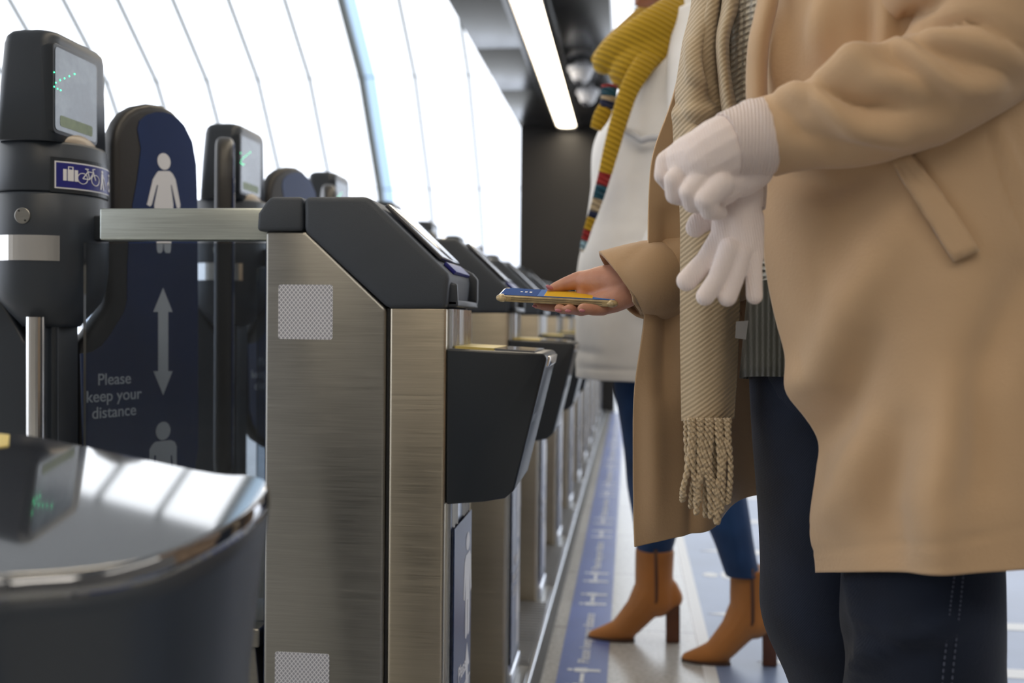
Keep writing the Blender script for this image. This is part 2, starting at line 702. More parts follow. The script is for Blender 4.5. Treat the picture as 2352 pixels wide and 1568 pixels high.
sx0, sx1 = P(1276, 1568, Z=0).x, P(1394, 1568, Z=0).x
st = tag(empty('floor_stripe', ((sx0 + sx1) / 2, 4, 0)), 'long blue vinyl stripe on the floor with white people symbols and lettering', 'floor marking')
ORG = Vector(st.location)
MB().box(sx0, sx1, .4, 9.2, 0.0002, VZ).build('vinyl', M['blue_floor'], st)
xc = (sx0 + sx1) / 2
wst = sx1 - sx0
for k in range(8):
    y0 = P(1355, 1463, Z=0).y + .93 * k - .93
    Mx = Matrix.Translation((xc + .012, y0, VZ + .0006)) @ Matrix.Rotation(PI / 2, 4, 'Z')
    text_mesh('lettering', 'Please keep your distance', .040, M['white_floor'], st, Mx)
    for j, yy in enumerate((.36, .62)):
        yh = y0 + yy
        mb = MB()
        for s_ in (-1, 1):
            for poly in person_flat(wst * .68):
                mb.prism([(xc + wst * .36 - v, yh + s_ * .052 + u) for u, v in poly], VZ, VZ + .0008, 'z')
        mb.box(xc - wst * .04, xc + wst * .04, yh - .03, yh + .03, VZ, VZ + .0008)
        mb.build('people_symbol', M['white_floor'], st)
ORG = Vector((0, 0, 0))

bx0 = P(1575, 1310, Z=0).x
bs_ = tag(empty('floor_graphic', (1.6, 3.2, 0)), 'large pale blue vinyl panel with white bars on the floor beside the boots', 'floor marking')
ORG = Vector(bs_.location)
MB().box(bx0 + .02, 3.4, .6, 6.2, .0002, VZ).build('vinyl', M['blue_floor_big'], bs_)
MB().box(bx0 - .012, bx0 + .02, .6, 6.2, .0002, VZ).build('border', M['white_floor'], bs_)
for px, py in ((1608, 1265), (1625, 1410), (1740, 1520), (1608, 1195), (1600, 1140), (1655, 1650)):
    q = P(px, py, Z=0)
    MB().prism([(q.x, q.y), (q.x + .12, q.y - .03), (3.2, q.y - .03), (3.2, q.y + .035), (q.x + .12, q.y + .035)], VZ, VZ + .0008, 'z').build('bar', M['white_floor'], bs_)
q = P(1614, 1320, Z=0)
mb = MB()
for poly in person_flat(.30):
    mb.prism([(q.x + .30 - v, q.y + u) for u, v in poly], VZ, VZ + .0008, 'z')
mb.build('person_symbol', M['white_floor'], bs_)
ORG = Vector((0, 0, 0))

gx = P(1218, 1568, Z=0).x
tag(MB().box(gx - .012, gx, -.5, YW, .0, .010).build('trim_1', M['alu'], bevel=.002), kind='structure')
tag(MB().box(gx + .001, gx + .022, -.5, YW, .0, .003).build('trim_2', plain('groove_grey', (.10, .10, .095), .5)), kind='structure')

# ------------------------------------------------------------------ ticket gates
YG, T, PITCH = 1.44, .21, .745
G = lambda px, py: (lambda v: (v.x, v.z))(P(px, py, Y=YG))
XF = -.268
ORG = Vector((-.40, YG + T / 2, 0))
gate = empty('ticket_gate', ORG)
zb = G(700, 530)[1]
zc_ = G(890, 708)[1]
xb0, xseam = G(607, 900)[0], G(886, 900)[0]
MB().prism([(xb0, 0), (xseam, 0), (xseam, zc_), G(704, 531), (xb0, zb)], YG, YG + T).build('side_panel', M['steel'], gate, bevel=.006)
MB().box(xseam + .0005, xseam + .0045, YG + .004, YG + T - .004, .01, zc_).build('seam', M['black'], gate)
# rounded front column
cw = rrect((xseam + .0045 + XF) / 2, YG + T / 2, XF - xseam - .0045, T, .006)
MB().prism(cw, 0, zc_, 'z').build('front_panel', M['steel_v'], gate, bevel=.001)
# ridged aluminium front
MB().box(XF - .004, XF + .006, YG + .018, YG + T - .018, 0, zc_).build('front_extrusion', M['alu'], gate)
rd = MB()
for yy in (.03, .055, .12, .135, .15, .165):
    rd.prism([(XF + .004, YG + yy), (XF + .010, YG + yy + .003), (XF + .004, YG + yy + .008)], 0, zc_, 'z')
rd.build('ridges', M['alu'], gate)
# black top cover
MB().prism([G(591, 531), G(594, 490), G(613, 462), (G(622, 452)[0], G(698, 452)[1]), G(696.5, 452), G(696.5, 530)], YG - .004, YG + T + .004).build('cap', M['plastic'], gate, bevel=.006)
cov = MB().prism([G(699, 531), G(699, 452), G(846, 451), G(1030, 627), G(1033, 640), G(1027, 709), G(892, 709)], YG - .005, YG + T + .005).build('top_cover', M['plastic'], gate, bevel=.009, seg=4)
# card mouth on the nose of the cover
a, b_ = G(1031, 632), G(1027, 709)
nx, nz = a[0], a[1]
sl = MB()
s0 = G(985, 583)
sl.prism([(s0[0], s0[1] - .002), (nx + .004, nz + .012), (nx + .013, nz + .002), (nx + .013, nz - .036), (nx - .01, nz - .036), (nx - .01, nz - .004), (s0[0], s0[1] - .010)], YG + T - .022, YG + T - .006)
sl.prism([(nx - .02, nz - .005), (nx + .010, nz - .012), (nx + .012, nz - .045), (nx - .02, nz - .045)], YG + .012, YG + .022)
sl.prism([(nx - .02, nz + .004), (nx + .012, nz - .014), (nx + .012, nz - .045), (nx - .02, nz - .045)], YG + T - .02, YG + T - .004)
sl.prism([(nx - .02, nz - .034), (nx + .012, nz - .036), (nx + .012, nz - .046), (nx - .02, nz - .046)], YG + .012, YG + T - .004)
sl.build('ticket_slot', M['plastic_s'], cov, bevel=.003)
# screen lying on the slope
p0, p1 = Vector((*G(870, 470), 0)), Vector((*G(1000, 597), 0))
dv = (p1 - p0).normalized()
nv = Vector((-dv.y, dv.x, 0))
if nv.y < 0:
    nv = -nv
A, B = p0 + nv * .0015, p1 + nv * .0015
A2, B2 = p0 + nv * .008, p1 + nv * .008
MB().prism([(A.x, A.y), (B.x, B.y), (B2.x, B2.y), (A2.x, A2.y)], YG + .03, YG + T - .03).build('screen', M['display'], cov, bevel=.002)
c0, c1 = p1 + dv * .006, p1 + dv * .028
MB().prism([((c0).x, (c0).y), (c1.x, c1.y), ((c1 + nv * .006).x, (c1 + nv * .006).y), ((c0 + nv * .006).x, (c0 + nv * .006).y)], YG + .04, YG + T - .04).build('ticket_label', M['blue_sign'], cov, bevel=.001)
MB().lathe([(.016, 0), (.016, .004), (.010, .008), (.001, .0095)], (G(770, 450)[0], YG + T / 2, G(770, 451)[1]), 20).build('status_lamp', M['chrome'], cov, smooth=True)
# retroreflective squares
for (x0, y0, x1, y1) in ((640, 653, 764, 780), (632, 1495, 756, 1622)):
    g0, g1 = G(x0, y0), G(x1, y1)
    ln = MB().prism(rrect((g0[0] + g1[0]) / 2, (g0[1] + g1[1]) / 2, g1[0] - g0[0], g0[1] - g1[1], .004), YG - .0008, YG + .0005)
    ln.build('reflector', M['retro'], gate)
# blue sticker down the front
zt = P(1040, 1200, X=XF).z
fs = MB().box(XF + .0102, XF + .0115, YG + .022, YG + T - .028, .06, zt).build('side_sticker', M['blue'], gate)
sp = MB()
yc = YG + .145
for z0 in (zt - .20, .075):
    for poly in person_flat(.17):
        sp.prism([(yc + u * 1.2, z0 + v) for u, v in poly], XF + .0115, XF + .0120, 'x')
sp.prism([(yc - .022, zt - .25), (yc, zt - .21), (yc + .022, zt - .25), (yc + .009, zt - .25), (yc + .009, zt - .31), (yc + .022, zt - .31), (yc, zt - .35), (yc - .022, zt - .31), (yc - .009, zt - .31), (yc - .009, zt - .25)], XF + .0115, XF + .0120, 'x')
sp.build('symbols', M['white'], fs)
zt2 = P(1050, 1540, X=XF).z
Mx = Matrix.Translation((XF + .0118, YG + .105, zt2)) @ Matrix.Rotation(PI / 2, 4, 'Z') @ Matrix.Rotation(PI / 2, 4, 'X')
text_mesh('lettering', 'Please\nkeep your\ndistance', .034, M['white'], fs, Mx)
MB().box(XF - .02, XF + .014, YG + .02, YG + T - .02, 0, .045).build('foot_plate', M['alu'], gate, bevel=.004)


def make_reader():
    r = MB().prism([G(1024, 800), G(1248, 812), G(1256, 822), G(1180, 1128), G(1158, 1146), G(1110, 1154), G(1022, 1160)], YG + .004, YG + T - .012).build('reader_box', M['plastic_d'], None, bevel=.010, seg=4)
    return r


rx = make_reader()
rx.data.transform(Matrix.Translation(-ORG))
rx.parent = gate
# grey edge band on the slanted outer face
e0, e1, e2 = Vector((*G(1249, 830), 0)), Vector((*G(1220, 950), 0)), Vector((*G(1176, 1125), 0))
off = .0025
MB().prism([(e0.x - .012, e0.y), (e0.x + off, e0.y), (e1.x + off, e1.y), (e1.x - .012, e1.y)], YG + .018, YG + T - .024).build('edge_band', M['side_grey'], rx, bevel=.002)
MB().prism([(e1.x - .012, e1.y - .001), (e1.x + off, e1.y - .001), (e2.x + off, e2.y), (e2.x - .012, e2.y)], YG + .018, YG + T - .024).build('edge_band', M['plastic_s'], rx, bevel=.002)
k0, k1 = G(1040, 799), G(1130, 804)
MB().prism([(k0[0], k0[1] - .004), (k1[0], k1[1] - .004), (k1[0], k1[1] + .0025), (k0[0], k0[1] + .0025)], YG + .02, YG + T - .03).build('top_label', M['yellow'], rx)
k2 = G(1225, 810)
MB().prism([(k1[0] + .002, k1[1] - .004), (k2[0], k2[1] - .004), (k2[0], k2[1] + .002), (k1[0] + .002, k1[1] + .002)], YG + .02, YG + T - .03).build('reader_pad', M['gloss_dark'], rx)
MB().prism([G(1238, 822), (G(1256, 818)[0] + .003, G(1256, 820)[1]), (G(1251, 840)[0] + .003, G(1251, 846)[1]), G(1236, 845)], YG + .03, YG + T - .035).build('edge_lamp', M['chrome'], rx, bevel=.003)

# rail, tinted glass, plinth
zr0, zr1 = P(400, 551, Y=YG + .02).z, P(400, 478, Y=YG + .02).z
rl0 = P(228, 515, Y=YG + .018).x
MB().box(rl0, xb0 + .004, YG + .018, YG + .05, zr0, zr1).build('rail', M['rail'], gate, bevel=.003)
MB().box(-.868, xb0 + .001, YG + .060, YG + .068, .30, zr0 - .002).build('glass_panel', M['tint_glass'], gate)
MB().box(xb0 - .010, xb0 - .0005, YG + .03, YG + .10, .10, zr0 - .004).build('glass_clamp', M['blue'], gate)
zp = P(560, 1440, Y=YG + .03).z
xp = P(598, 1440, Y=YG + .03).x
MB().box(-.90, xp, YG + .025, YG + T - .02, zp - .03, zp).build('plinth_ledge', M['steel'], gate, bevel=.004)
MB().prism([(-.90, 0), (xb0 - .001, 0), (xb0 - .001, .10), (xp - .010, zp - .031), (-.90, zp - .031)], YG + .035, YG + T - .03).build('plinth', M['steel'], gate, bevel=.003)

# ------------------------------------------------------------------ gate post with head, sign and paddles
cx, cy = -.95, 1.545
ORG = Vector((cx, cy, 0))
post = empty('gate_post', ORG)
zc = lambda py: P(120, py, Y=1.53).z


def phi_of(px, r):
    d = P(px, 700, Y=1.0)
    k = -d.x
    return math.atan(k) - math.acos(max(-1, min(1, (-k * cy - cx) / r / math.sqrt(1 + k * k))))


def ring_rr(z, wx, wy, r, dx=0, dy=0):
    return [(x + dx, y + dy, z) for x, y in rrect(cx + .006, cy, wx, wy, min(r, wx / 2 - .001), 7)]


zt_, zb_ = zc(92), zc(345)
hd = MB()
z_ct0 = zc(342) + .0025
hh = zt_ - zb_
hd.rings([ring_rr(z_ct0, .100, .172, .018, 0, -.004), ring_rr(zb_ + hh * .5, .0955, .170, .020, .0015, -.004), ring_rr(zt_ - .022, .090, .168, .022, .0040, -.004), ring_rr(zt_ - .010, .086, .163, .022, .0045, -.004), ring_rr(zt_ - .003, .076, .152, .022, .004, -.004), ring_rr(zt_ + .001, .06, .13, .018, 0, -.004)])
head = hd.build('head', M['plastic_s'], post, smooth=True)
# screen on the +X face with frame
xf = cx + .006 + .0488
pts = []
for px, py in ((122, 122), (217, 150), (221, 314), (126, 297)):
    q = P(px, py, X=xf)
    pts.append((q.y, q.z))
ys = [p[0] for p in pts]
zsn = [p[1] for p in pts]
y0s, y1s = sum(ys[0:4:3]) / 2, sum(ys[1:3]) / 2
z0s, z1s = min(zsn[2], zsn[3]), max(zsn[0], zsn[1])
rf = rrect((y0s + y1s) / 2, (z0s + z1s) / 2, y1s - y0s + .010, z1s - z0s + .012, .010)
MB().prism(rf, xf - .02, xf + .0012, 'x').build('screen_frame', M['plastic_d'], head, bevel=.0012)
scn = MB().prism(rrect((y0s + y1s) / 2, (z0s + z1s) / 2, y1s - y0s, z1s - z0s, .007), xf - .01, xf + .0022, 'x').build('display_screen', M['screen'], head)
MB().prism(rrect((y0s + y1s) / 2, z0s + .016, (y1s - y0s) * .78, .017, .004), xf, xf + .0026, 'x').build('screen_label', plain('pale_green_label', (.17, .22, .11), .5, var=.3, vs=30), head)
led = MB()
for px, py in ((124, 166), (124, 199), (132, 204), (139, 207), (128, 190), (138, 184), (148, 180), (159, 175), (171, 170)):
    q = P(px, py, X=xf + .0025)
    led.lathe([(.0001, 0), (.0012, .0001), (.0008, .0008)], q, 8, 'x')
led.build('led_arrow', M['led_green'], head)

rc = .0855
col = MB()
z_ct, z_cb = zc(342), zc(450)
col.lathe([(rc - .014, z_ct + .004), (rc - .004, z_ct + .003), (rc, z_ct - .002), (rc, z_cb + .003), (rc - .002, z_cb)], (cx, cy, 0), 56)
col.build('collar', M['plastic_s'], post, smooth=True)
# bulge under the screen
bl = MB()
bz = z_ct
bl.ellipsoid((cx + .040, cy - .008, bz - .006), .0345, .058, .032, n=28, m=16)
bl.build('collar_hump', plain('warm_grey_plastic', (.30, .25, .20), .35), post, smooth=True)
# blue pictogram sign bent around the collar
f0 = phi_of(125, rc + .001)
zs0, zs1 = P(125, 432, Y=cy + rc * math.sin(f0)).z, P(125, 369, Y=cy + rc * math.sin(f0)).z
shh = zs1 - zs0


def bend_poly(mb, poly, r, th=.0008):
    """flat (u, z) polygon wrapped on the collar, u = arc length from the sign's left edge"""
    def pt(u, z, rr):
        a = f0 + u / rc
        return (cx + rr * math.cos(a), cy + rr * math.sin(a), z)
    n = len(poly)
    v = [pt(u, z, r) for u, z in poly] + [pt(u, z, r + th) for u, z in poly]
    f = [tuple(range(n)), tuple(range(2 * n - 1, n - 1, -1))] + [(i, i + n, (i + 1) % n + n, (i + 1) % n) for i in range(n)]
    mb.add(v, f)


def bend_rect(mb, u0, u1, z0, z1, r, th=.0008, n=16):
    for i in range(n):
        a, b = u0 + (u1 - u0) * i / n, u0 + (u1 - u0) * (i + 1) / n
        bend_poly(mb, [(a, z0), (b, z0), (b, z1), (a, z1)], r, th)


SW = .165
s_ = MB()
bend_rect(s_, -.006, SW + .006, zs0 - .006, zs1 + .006, rc, .0012, 24)
s_.build('sign_recess', M['plastic_d'], post)
s_ = MB()
bend_rect(s_, 0, SW, zs0, zs1, rc + .0012, .0008, 24)
sign = s_.build('pictogram_sign', M['white'], post)
s_ = MB()
bend_rect(s_, .0022, SW - .0022, zs0 + .0022, zs1 - .0022, rc + .0018, .0006, 24)
s_.build('sign_field', M['blue_sign'], sign)
s_ = MB()
R1 = rc + .0024
zc0 = zs0 + shh * .30
for u0, u1 in ((.012, .017), (.0185, .0275), (.029, .034)):
    bend_poly(s_, [(u0, zc0), (u1, zc0), (u1, zc0 + shh * .42), (u0, zc0 + shh * .42)], R1)
for a, b in (((.019, .42), (.0205, .52)), ((.0255, .42), (.027, .52)), ((.019, .50), (.027, .53))):
    bend_poly(s_, [(a[0], zc0 + shh * a[1]), (b[0], zc0 + shh * a[1]), (b[0], zc0 + shh * b[1]), (a[0], zc0 + shh * b[1])], R1)


def bend_line(mb, a, b, wd=.0011):
    d = Vector((b[0] - a[0], b[1] - a[1]))
    n_ = Vector((-d.y, d.x)).normalized() * wd / 2
    bend_poly(mb, [(a[0] + n_.x, a[1] + n_.y), (b[0] + n_.x, b[1] + n_.y), (b[0] - n_.x, b[1] - n_.y), (a[0] - n_.x, a[1] - n_.y)], R1)


def bend_circ(mb, u, z, r, wd=.0011, n=20, fill=False):
    if fill:
        return bend_poly(mb, circle(u, z, r, n), R1)
    pp = circle(u, z, r, n)
    for i in range(n):
        bend_line(mb, pp[i], pp[(i + 1) % n], wd)


bx_ = .042
wr_ = .0085
bend_circ(s_, bx_, zc0 + .006, wr_)
bend_circ(s_, bx_ + .024, zc0 + .006, wr_)
zz = zc0 + .006
for a, b in (((0, 0), (.009, .012)), ((.009, .012), (.012, 0)), ((0, 0), (.012, 0)), ((.012, 0), (.020, .012)), ((.009, .012), (.020, .012)), ((.024, 0), (.018, .017)), ((.009, .012), (.007, .016)), ((.004, .016), (.010, .016)), ((.018, .017), (.023, .018))):
    bend_line(s_, (bx_ + a[0], zz + a[1]), (bx_ + b[0], zz + b[1]), .0014)
pu = .083
bend_circ(s_, pu, zc0 + .022, .0026, fill=True)
for a, b, wd in (((0, .019), (-.0005, .008), .005), ((-.001, .009), (-.004, -.007), .0026), ((.001, .009), (.004, -.007), .0026), ((.001, .017), (.006, .010), .0018), ((.006, .010), (.013, -.004), .001)):
    bend_line(s_, (pu + a[0], zc0 + a[1]), (pu + b[0], zc0 + b[1]), wd)
wu = .112
bend_circ(s_, wu, zc0 + .002, .008, .0016)
bend_circ(s_, wu - .001, zc0 + .020, .0024, fill=True)
for a, b in (((-.001, .017), (0, .006)), ((0, .006), (.007, .006)), ((.007, .006), (.009, -.003))):
    bend_line(s_, (wu + a[0], zc0 + a[1]), (wu + b[0], zc0 + b[1]), .0022)
s_.build('pictograms', M['white'], sign)

# lower housing
rl = .088
lo = MB()
lo.lathe([(rl - .012, zc(450)), (rl - .003, zc(452)), (rl, zc(458)), (rl, zc(540)), (rl - .0005, zc(620)), (rl - .004, zc(660)), (rl - .011, zc(692)), (rl - .024, zc(716)), (rl - .038, zc(738)), (rl - .045, zc(750))], (cx, cy, 0), 56)
low = lo.build('lower_housing', M['plastic_s'], post, smooth=True)
s_ = MB()
rcs = rc
f1 = phi_of(137, rl)
f00 = f0
za, zb2 = P(100, 599, Y=cy - .07).z, P(100, 541, Y=cy - .07).z
n = 20
for i in range(n):
    a, b = f1 - 2.0 * (1 - i / n), f1 - 2.0 * (1 - (i + 1) / n)
    v = [(cx + r * math.cos(t), cy + r * math.sin(t), z) for r in (rl - .001, rl + .0008) for t in (a, b) for z in (za, zb2)]
    s_.add(v, [(0, 1, 3, 2), (4, 6, 7, 5), (0, 4, 5, 1), (2, 3, 7, 6), (0, 2, 6, 4), (1, 5, 7, 3)])
s_.build('steel_window', M['chrome'], low)
fk = phi_of(52, rl)
kc = Vector((cx + rl * math.cos(fk), cy + rl * math.sin(fk), P(52, 495, Y=cy + rl * math.sin(fk)).z))
dn = Vector((math.cos(fk), math.sin(fk), 0))
tn = Vector((-dn.y, dn.x, 0))
lk = MB()
for r, h0, h1 in ((.0125, -.002, .0012),):
    lk.rings([[kc + dn * h + (tn * math.cos(a_ * PI / 16) + Vector((0, 0, 1)) * math.sin(a_ * PI / 16)) * rr for a_ in range(32)] for rr, h in ((r, h0), (r, h1), (r - .001, h1 + .0006))])
lkp = lk.build('lock', M['steel'], low, smooth=False)
lk = MB()
for s2 in (1, -1):
    c2 = kc + (tn * -.005 + Vector((0, 0, .0075))) * s2
    lk.rings([[c2 + dn * h + (tn * math.cos(a_ * PI / 6) + Vector((0, 0, 1)) * math.sin(a_ * PI / 6)) * .0015 for a_ in range(12)] for h in (.0005, .0024)])
lk.build('pin_hole', M['black'], lkp)

lo = MB().box(cx + .065, rl0 + .03, cy - .02, cy + .005, zr0 + .004, zr1 - .004).box(rl0 + .004, rl0 + .03, YG + .051, cy, zr0 + .004, zr1 - .004).build('rail_bracket', M['plastic_d'], post, bevel=.003)
# stem
MB().prism(rrect(cx + .001, cy, .056, .07, .008), 0, zc(742), 'z').build('stem', M['plastic_d'], post, bevel=.001)
q = P(82, 760, Y=cy - .06)
MB().lathe([(.014, 0), (.014, zc(728))], (q.x, q.y, 0), 24).build('steel_tube', M['chrome'], post, smooth=False)
PW = lambda px, py: (lambda v: (v.x, v.z))(P(px, py, Y=cy - .03))
MB().prism([PW(-60, 640), PW(5, 692), PW(40, 752), PW(55, 783), PW(78, 790), PW(92, 802), PW(98, 835), PW(103, 1100), (PW(103, 1100)[0], 0), (PW(-60, 700)[0], 0)], cy - .03, cy + .03).build('side_guard', M['plastic_s'], post, bevel=.006)

# paddles
HX, HY = -.911, 1.674
ANG = rad(68)
dd = Vector((math.cos(ANG), math.sin(ANG), 0))
nn = Vector((math.sin(ANG), -math.cos(ANG), 0))


def PL(px, py, off=.018):
    d = P(px, py, Y=1.0) - Vector((0, 0, HC))
    H = Vector((HX, HY, 0)) + nn * off
    t = H.dot(nn) / d.dot(nn)
    q = d * t
    return ((q - H).dot(dd), q.z + HC)


outer = [PL(*p) for p in ((184, 788), (206, 765), (229, 731), (244, 710), (250, 690), (248, 610), (250, 555), (258, 510), (262, 475), (262, 330), (267, 300), (277, 277), (292, 257), (315, 243), (345, 237), (375, 241), (400, 255), (422, 278), (438, 308), (448, 345), (453, 385), (455, 475), (456, 700), (456, 1040), (448, 1085), (425, 1125), (385, 1150), (330, 1158), (275, 1150), (225, 1125), (195, 1080), (182, 1030))]
face = [PL(*p) for p in ((184, 812), (210, 808), (232, 794), (252, 768), (270, 739), (284, 715), (290, 690), (291, 610), (294, 555), (303, 471), (314, 411), (322, 341), (314, 297), (318, 278), (335, 264), (355, 258), (375, 258), (392, 263), (410, 276), (422, 289), (440, 326), (449, 378), (452, 474), (453, 700), (453, 1030), (446, 1075), (425, 1110), (385, 1135), (330, 1142), (280, 1135), (235, 1112), (205, 1075), (190, 1030))]


def make_paddle(sgn, parent, text=True):
    """sgn -1: printed face towards local -y ; +1: towards +y"""
    global ORG
    keep = ORG
    ORG = Vector((0, 0, 0))
    th = .019
    p = MB().prism(outer, -th, th).build('paddle', M['rubber'], None, bevel=.013, seg=4, ang=50)
    def lay(mb, poly, a, b):
        a, b = sgn * a, sgn * b
        mb.prism(poly, min(a, b), max(a, b))
    m1 = MB()
    lay(m1, face, th - .002, th + .0012)
    m1.build('face_panel', M['blue'], p)
    s = MB()
    def L(pts):
        lay(s, [PL(*q) for q in pts], th + .001, th + .0018)
    c = PL(374.5, 371)
    lay(s, [(c[0] + u, c[1] + v) for u, v in circle(0, 0, .0152, 28)], th + .001, th + .0018)
    L([(358, 397), (362, 393), (387, 393), (394, 399), (401, 412), (412, 470), (411, 478), (404, 478), (392, 425), (390, 425), (396, 470), (390, 575), (388, 581), (379, 581), (375, 575), (374.5, 560), (372.5, 560), (371.5, 575), (368, 581), (361, 581), (358.5, 575), (352, 470), (361, 425), (358, 425), (346, 471), (342, 474), (335, 470), (337, 463), (349, 412)])
    L([(372.5, 661), (394, 716), (384, 716), (384, 852), (394, 852), (372.5, 907), (350, 852), (361, 852), (361, 716), (350, 716)])
    c = PL(372.5, 989)
    lay(s, [(c[0] + u, c[1] + v) for u, v in circle(0, 0, .0170, 28)], th + .001, th + .0018)
    L([(348, 1020), (355, 1014), (390, 1010), (399, 1014), (403.5, 1024), (403.5, 1090), (397, 1090), (393, 1045), (390, 1045), (390, 1090), (356, 1090), (356, 1045), (352, 1045), (350, 1090), (341, 1090), (341, 1032)])
    s.build('symbols', M['white'], p)
    if text:
        t0 = PL(261, 882)
        t1 = PL(261, 965)
        lh = (t0[1] - t1[1]) / 2
        Mx = Matrix.Translation((t0[0], sgn * (th + .0014), t0[1])) @ Matrix.Rotation(PI / 2, 4, 'X')
        if sgn > 0:
            Mx = Matrix.Translation((t0[0], sgn * (th + .0014), t0[1])) @ Matrix.Rotation(PI, 4, 'Z') @ Matrix.Rotation(PI / 2, 4, 'X')
        text_mesh('lettering', 'Please\nkeep your\ndistance', lh * .90, plain('grey_print', (.85, .86, .90), .5) if 'gp' not in M else M['gp'], p, Mx, spacing=1.0)
    ORG = keep
    p.parent = parent
    return p


pa = make_paddle(-1, post)
pa.location = Vector((HX, HY, 0)) - ORG
pa.rotation_euler = (0, 0, ANG)
pb = make_paddle(1, post, False)
pb.location = Vector((HX, 2 * cy - HY, 0)) - ORG
pb.rotation_euler = (0, 0, -ANG)
ORG = Vector((0, 0, 0))

ORD = ['nearest', 'second nearest', 'third nearest', 'fourth nearest', 'fifth nearest', 'sixth nearest', 'seventh nearest', 'eighth nearest', 'ninth nearest', 'tenth nearest', 'farthest']
NG = 11
gates = [gate]
posts = [post]
for i in range(1, NG):
    g2 = copy_tree(gate)
    g2.location.y += PITCH * i
    gates.append(g2)
    p2 = copy_tree(post)
    p2.location.y += PITCH * i
    posts.append(p2)
# the first post has no paddle on the camera's side
for ch in list(pb.children):
    bpy.data.objects.remove(ch)
bpy.data.objects.remove(pb)
for i in range(NG):
    tag(gates[i], ('%s steel ticket gate in the row, large and sharp, with square reflectors' if i == 0 else '%s steel ticket gate in the receding row, counted from the front') % ORD[i], 'ticket gate', 'steel ticket gates in the row')
    tag(posts[i], ('%s grey gate post, tall at the left edge, with luggage and bicycle sign' if i == 0 else '%s grey gate post with small screen head in the receding row') % ORD[i], 'gate post', 'grey gate posts in the row')

# ribbed floor plates in the lanes
for i in range(NG - 1):
    y0 = YG + T + PITCH * i + .004
    y1 = YG + PITCH * (i + 1) - .004
    m_ = MB().box(-1.25, gx - .014, y0, y1, 0, .006)
    yy = y0 + .01
    while yy < y1 - .012:
        m_.box(-1.25, gx - .016, yy, yy + .008, .006, .010)
        yy += .024
    o = m_.build('ribbed_plate', M['plate'])
    tag(o, 'ribbed metal floor plate in the lane beyond the %s ticket gate' % ORD[i], 'floor plate', 'ribbed plates in the gate lanes')

# ------------------------------------------------------------------ blurred pedestal close to the camera
S0, SS, SX = .604, .10, -.113


def TP(px, py):
    d = P(px, py, Y=1.0) - Vector((0, 0, HC))
    t = (S0 - HC) / (d.z - SS * d.y - SX * d.x)
    return Vector((d.x * t, d.y * t, HC + d.z * t))


top = [TP(*p) for p in ((-260, 960), (0, 990), (176, 1020), (478, 1082), (575, 1090), (612, 1098), (622, 1112), (610, 1140), (575, 1172), (520, 1208), (420, 1256), (325, 1288), (200, 1310), (0, 1325), (-260, 1340))]
cen = sum(top, Vector()) / len(top)
tz = lambda x, y: S0 + SS * y
ORG = Vector((cen.x, cen.y, 0))
ped = tag(empty('gate_pedestal', ORG), 'blurred dark pedestal with a glossy top, closest to the viewer at lower left', 'gate pedestal')
top_s = spline(top, 72, True)


def sc_ring(f, dz, flat=None):
    return [Vector((cen.x + (p.x - cen.x) * f, cen.y + (p.y - cen.y) * f, (p.z + dz) if flat is None else flat)) for p in top_s]


m_ = MB()
m_.rings([sc_ring(.955, 0), sc_ring(.97, -.0012), sc_ring(.985, -.004), sc_ring(.997, -.009), sc_ring(1.0, -.014)])
lid = m_.build('lid', M['gloss_dark'], ped, smooth=True)
for p_ in lid.data.polygons:
    if len(p_.vertices) > 4:
        p_.use_smooth = False
m_ = MB()
m_.rings([sc_ring(.995, -.012), sc_ring(.975, -.03), sc_ring(.91, -.08), sc_ring(.84, -.14), sc_ring(.80, -.20), sc_ring(.79, 0, .35), sc_ring(.79, 0, 0)])
m_.build('body', M['plastic_s'], ped, smooth=True)
q = TP(6, 1012)
m_ = MB()
m_.rings([[TP(-60, 995) + Vector((0, 0, .001)), TP(22, 1003) + Vector((0, 0, .001)), TP(20, 1028) + Vector((0, 0, .001)), TP(-60, 1040) + Vector((0, 0, .001))], [TP(-60, 995) + Vector((0, 0, .002)), TP(22, 1003) + Vector((0, 0, .002)), TP(20, 1028) + Vector((0, 0, .002)), TP(-60, 1040) + Vector((0, 0, .002))]])
m_.build('yellow_label', M['yellow'], lid)
ORG = Vector((0, 0, 0))

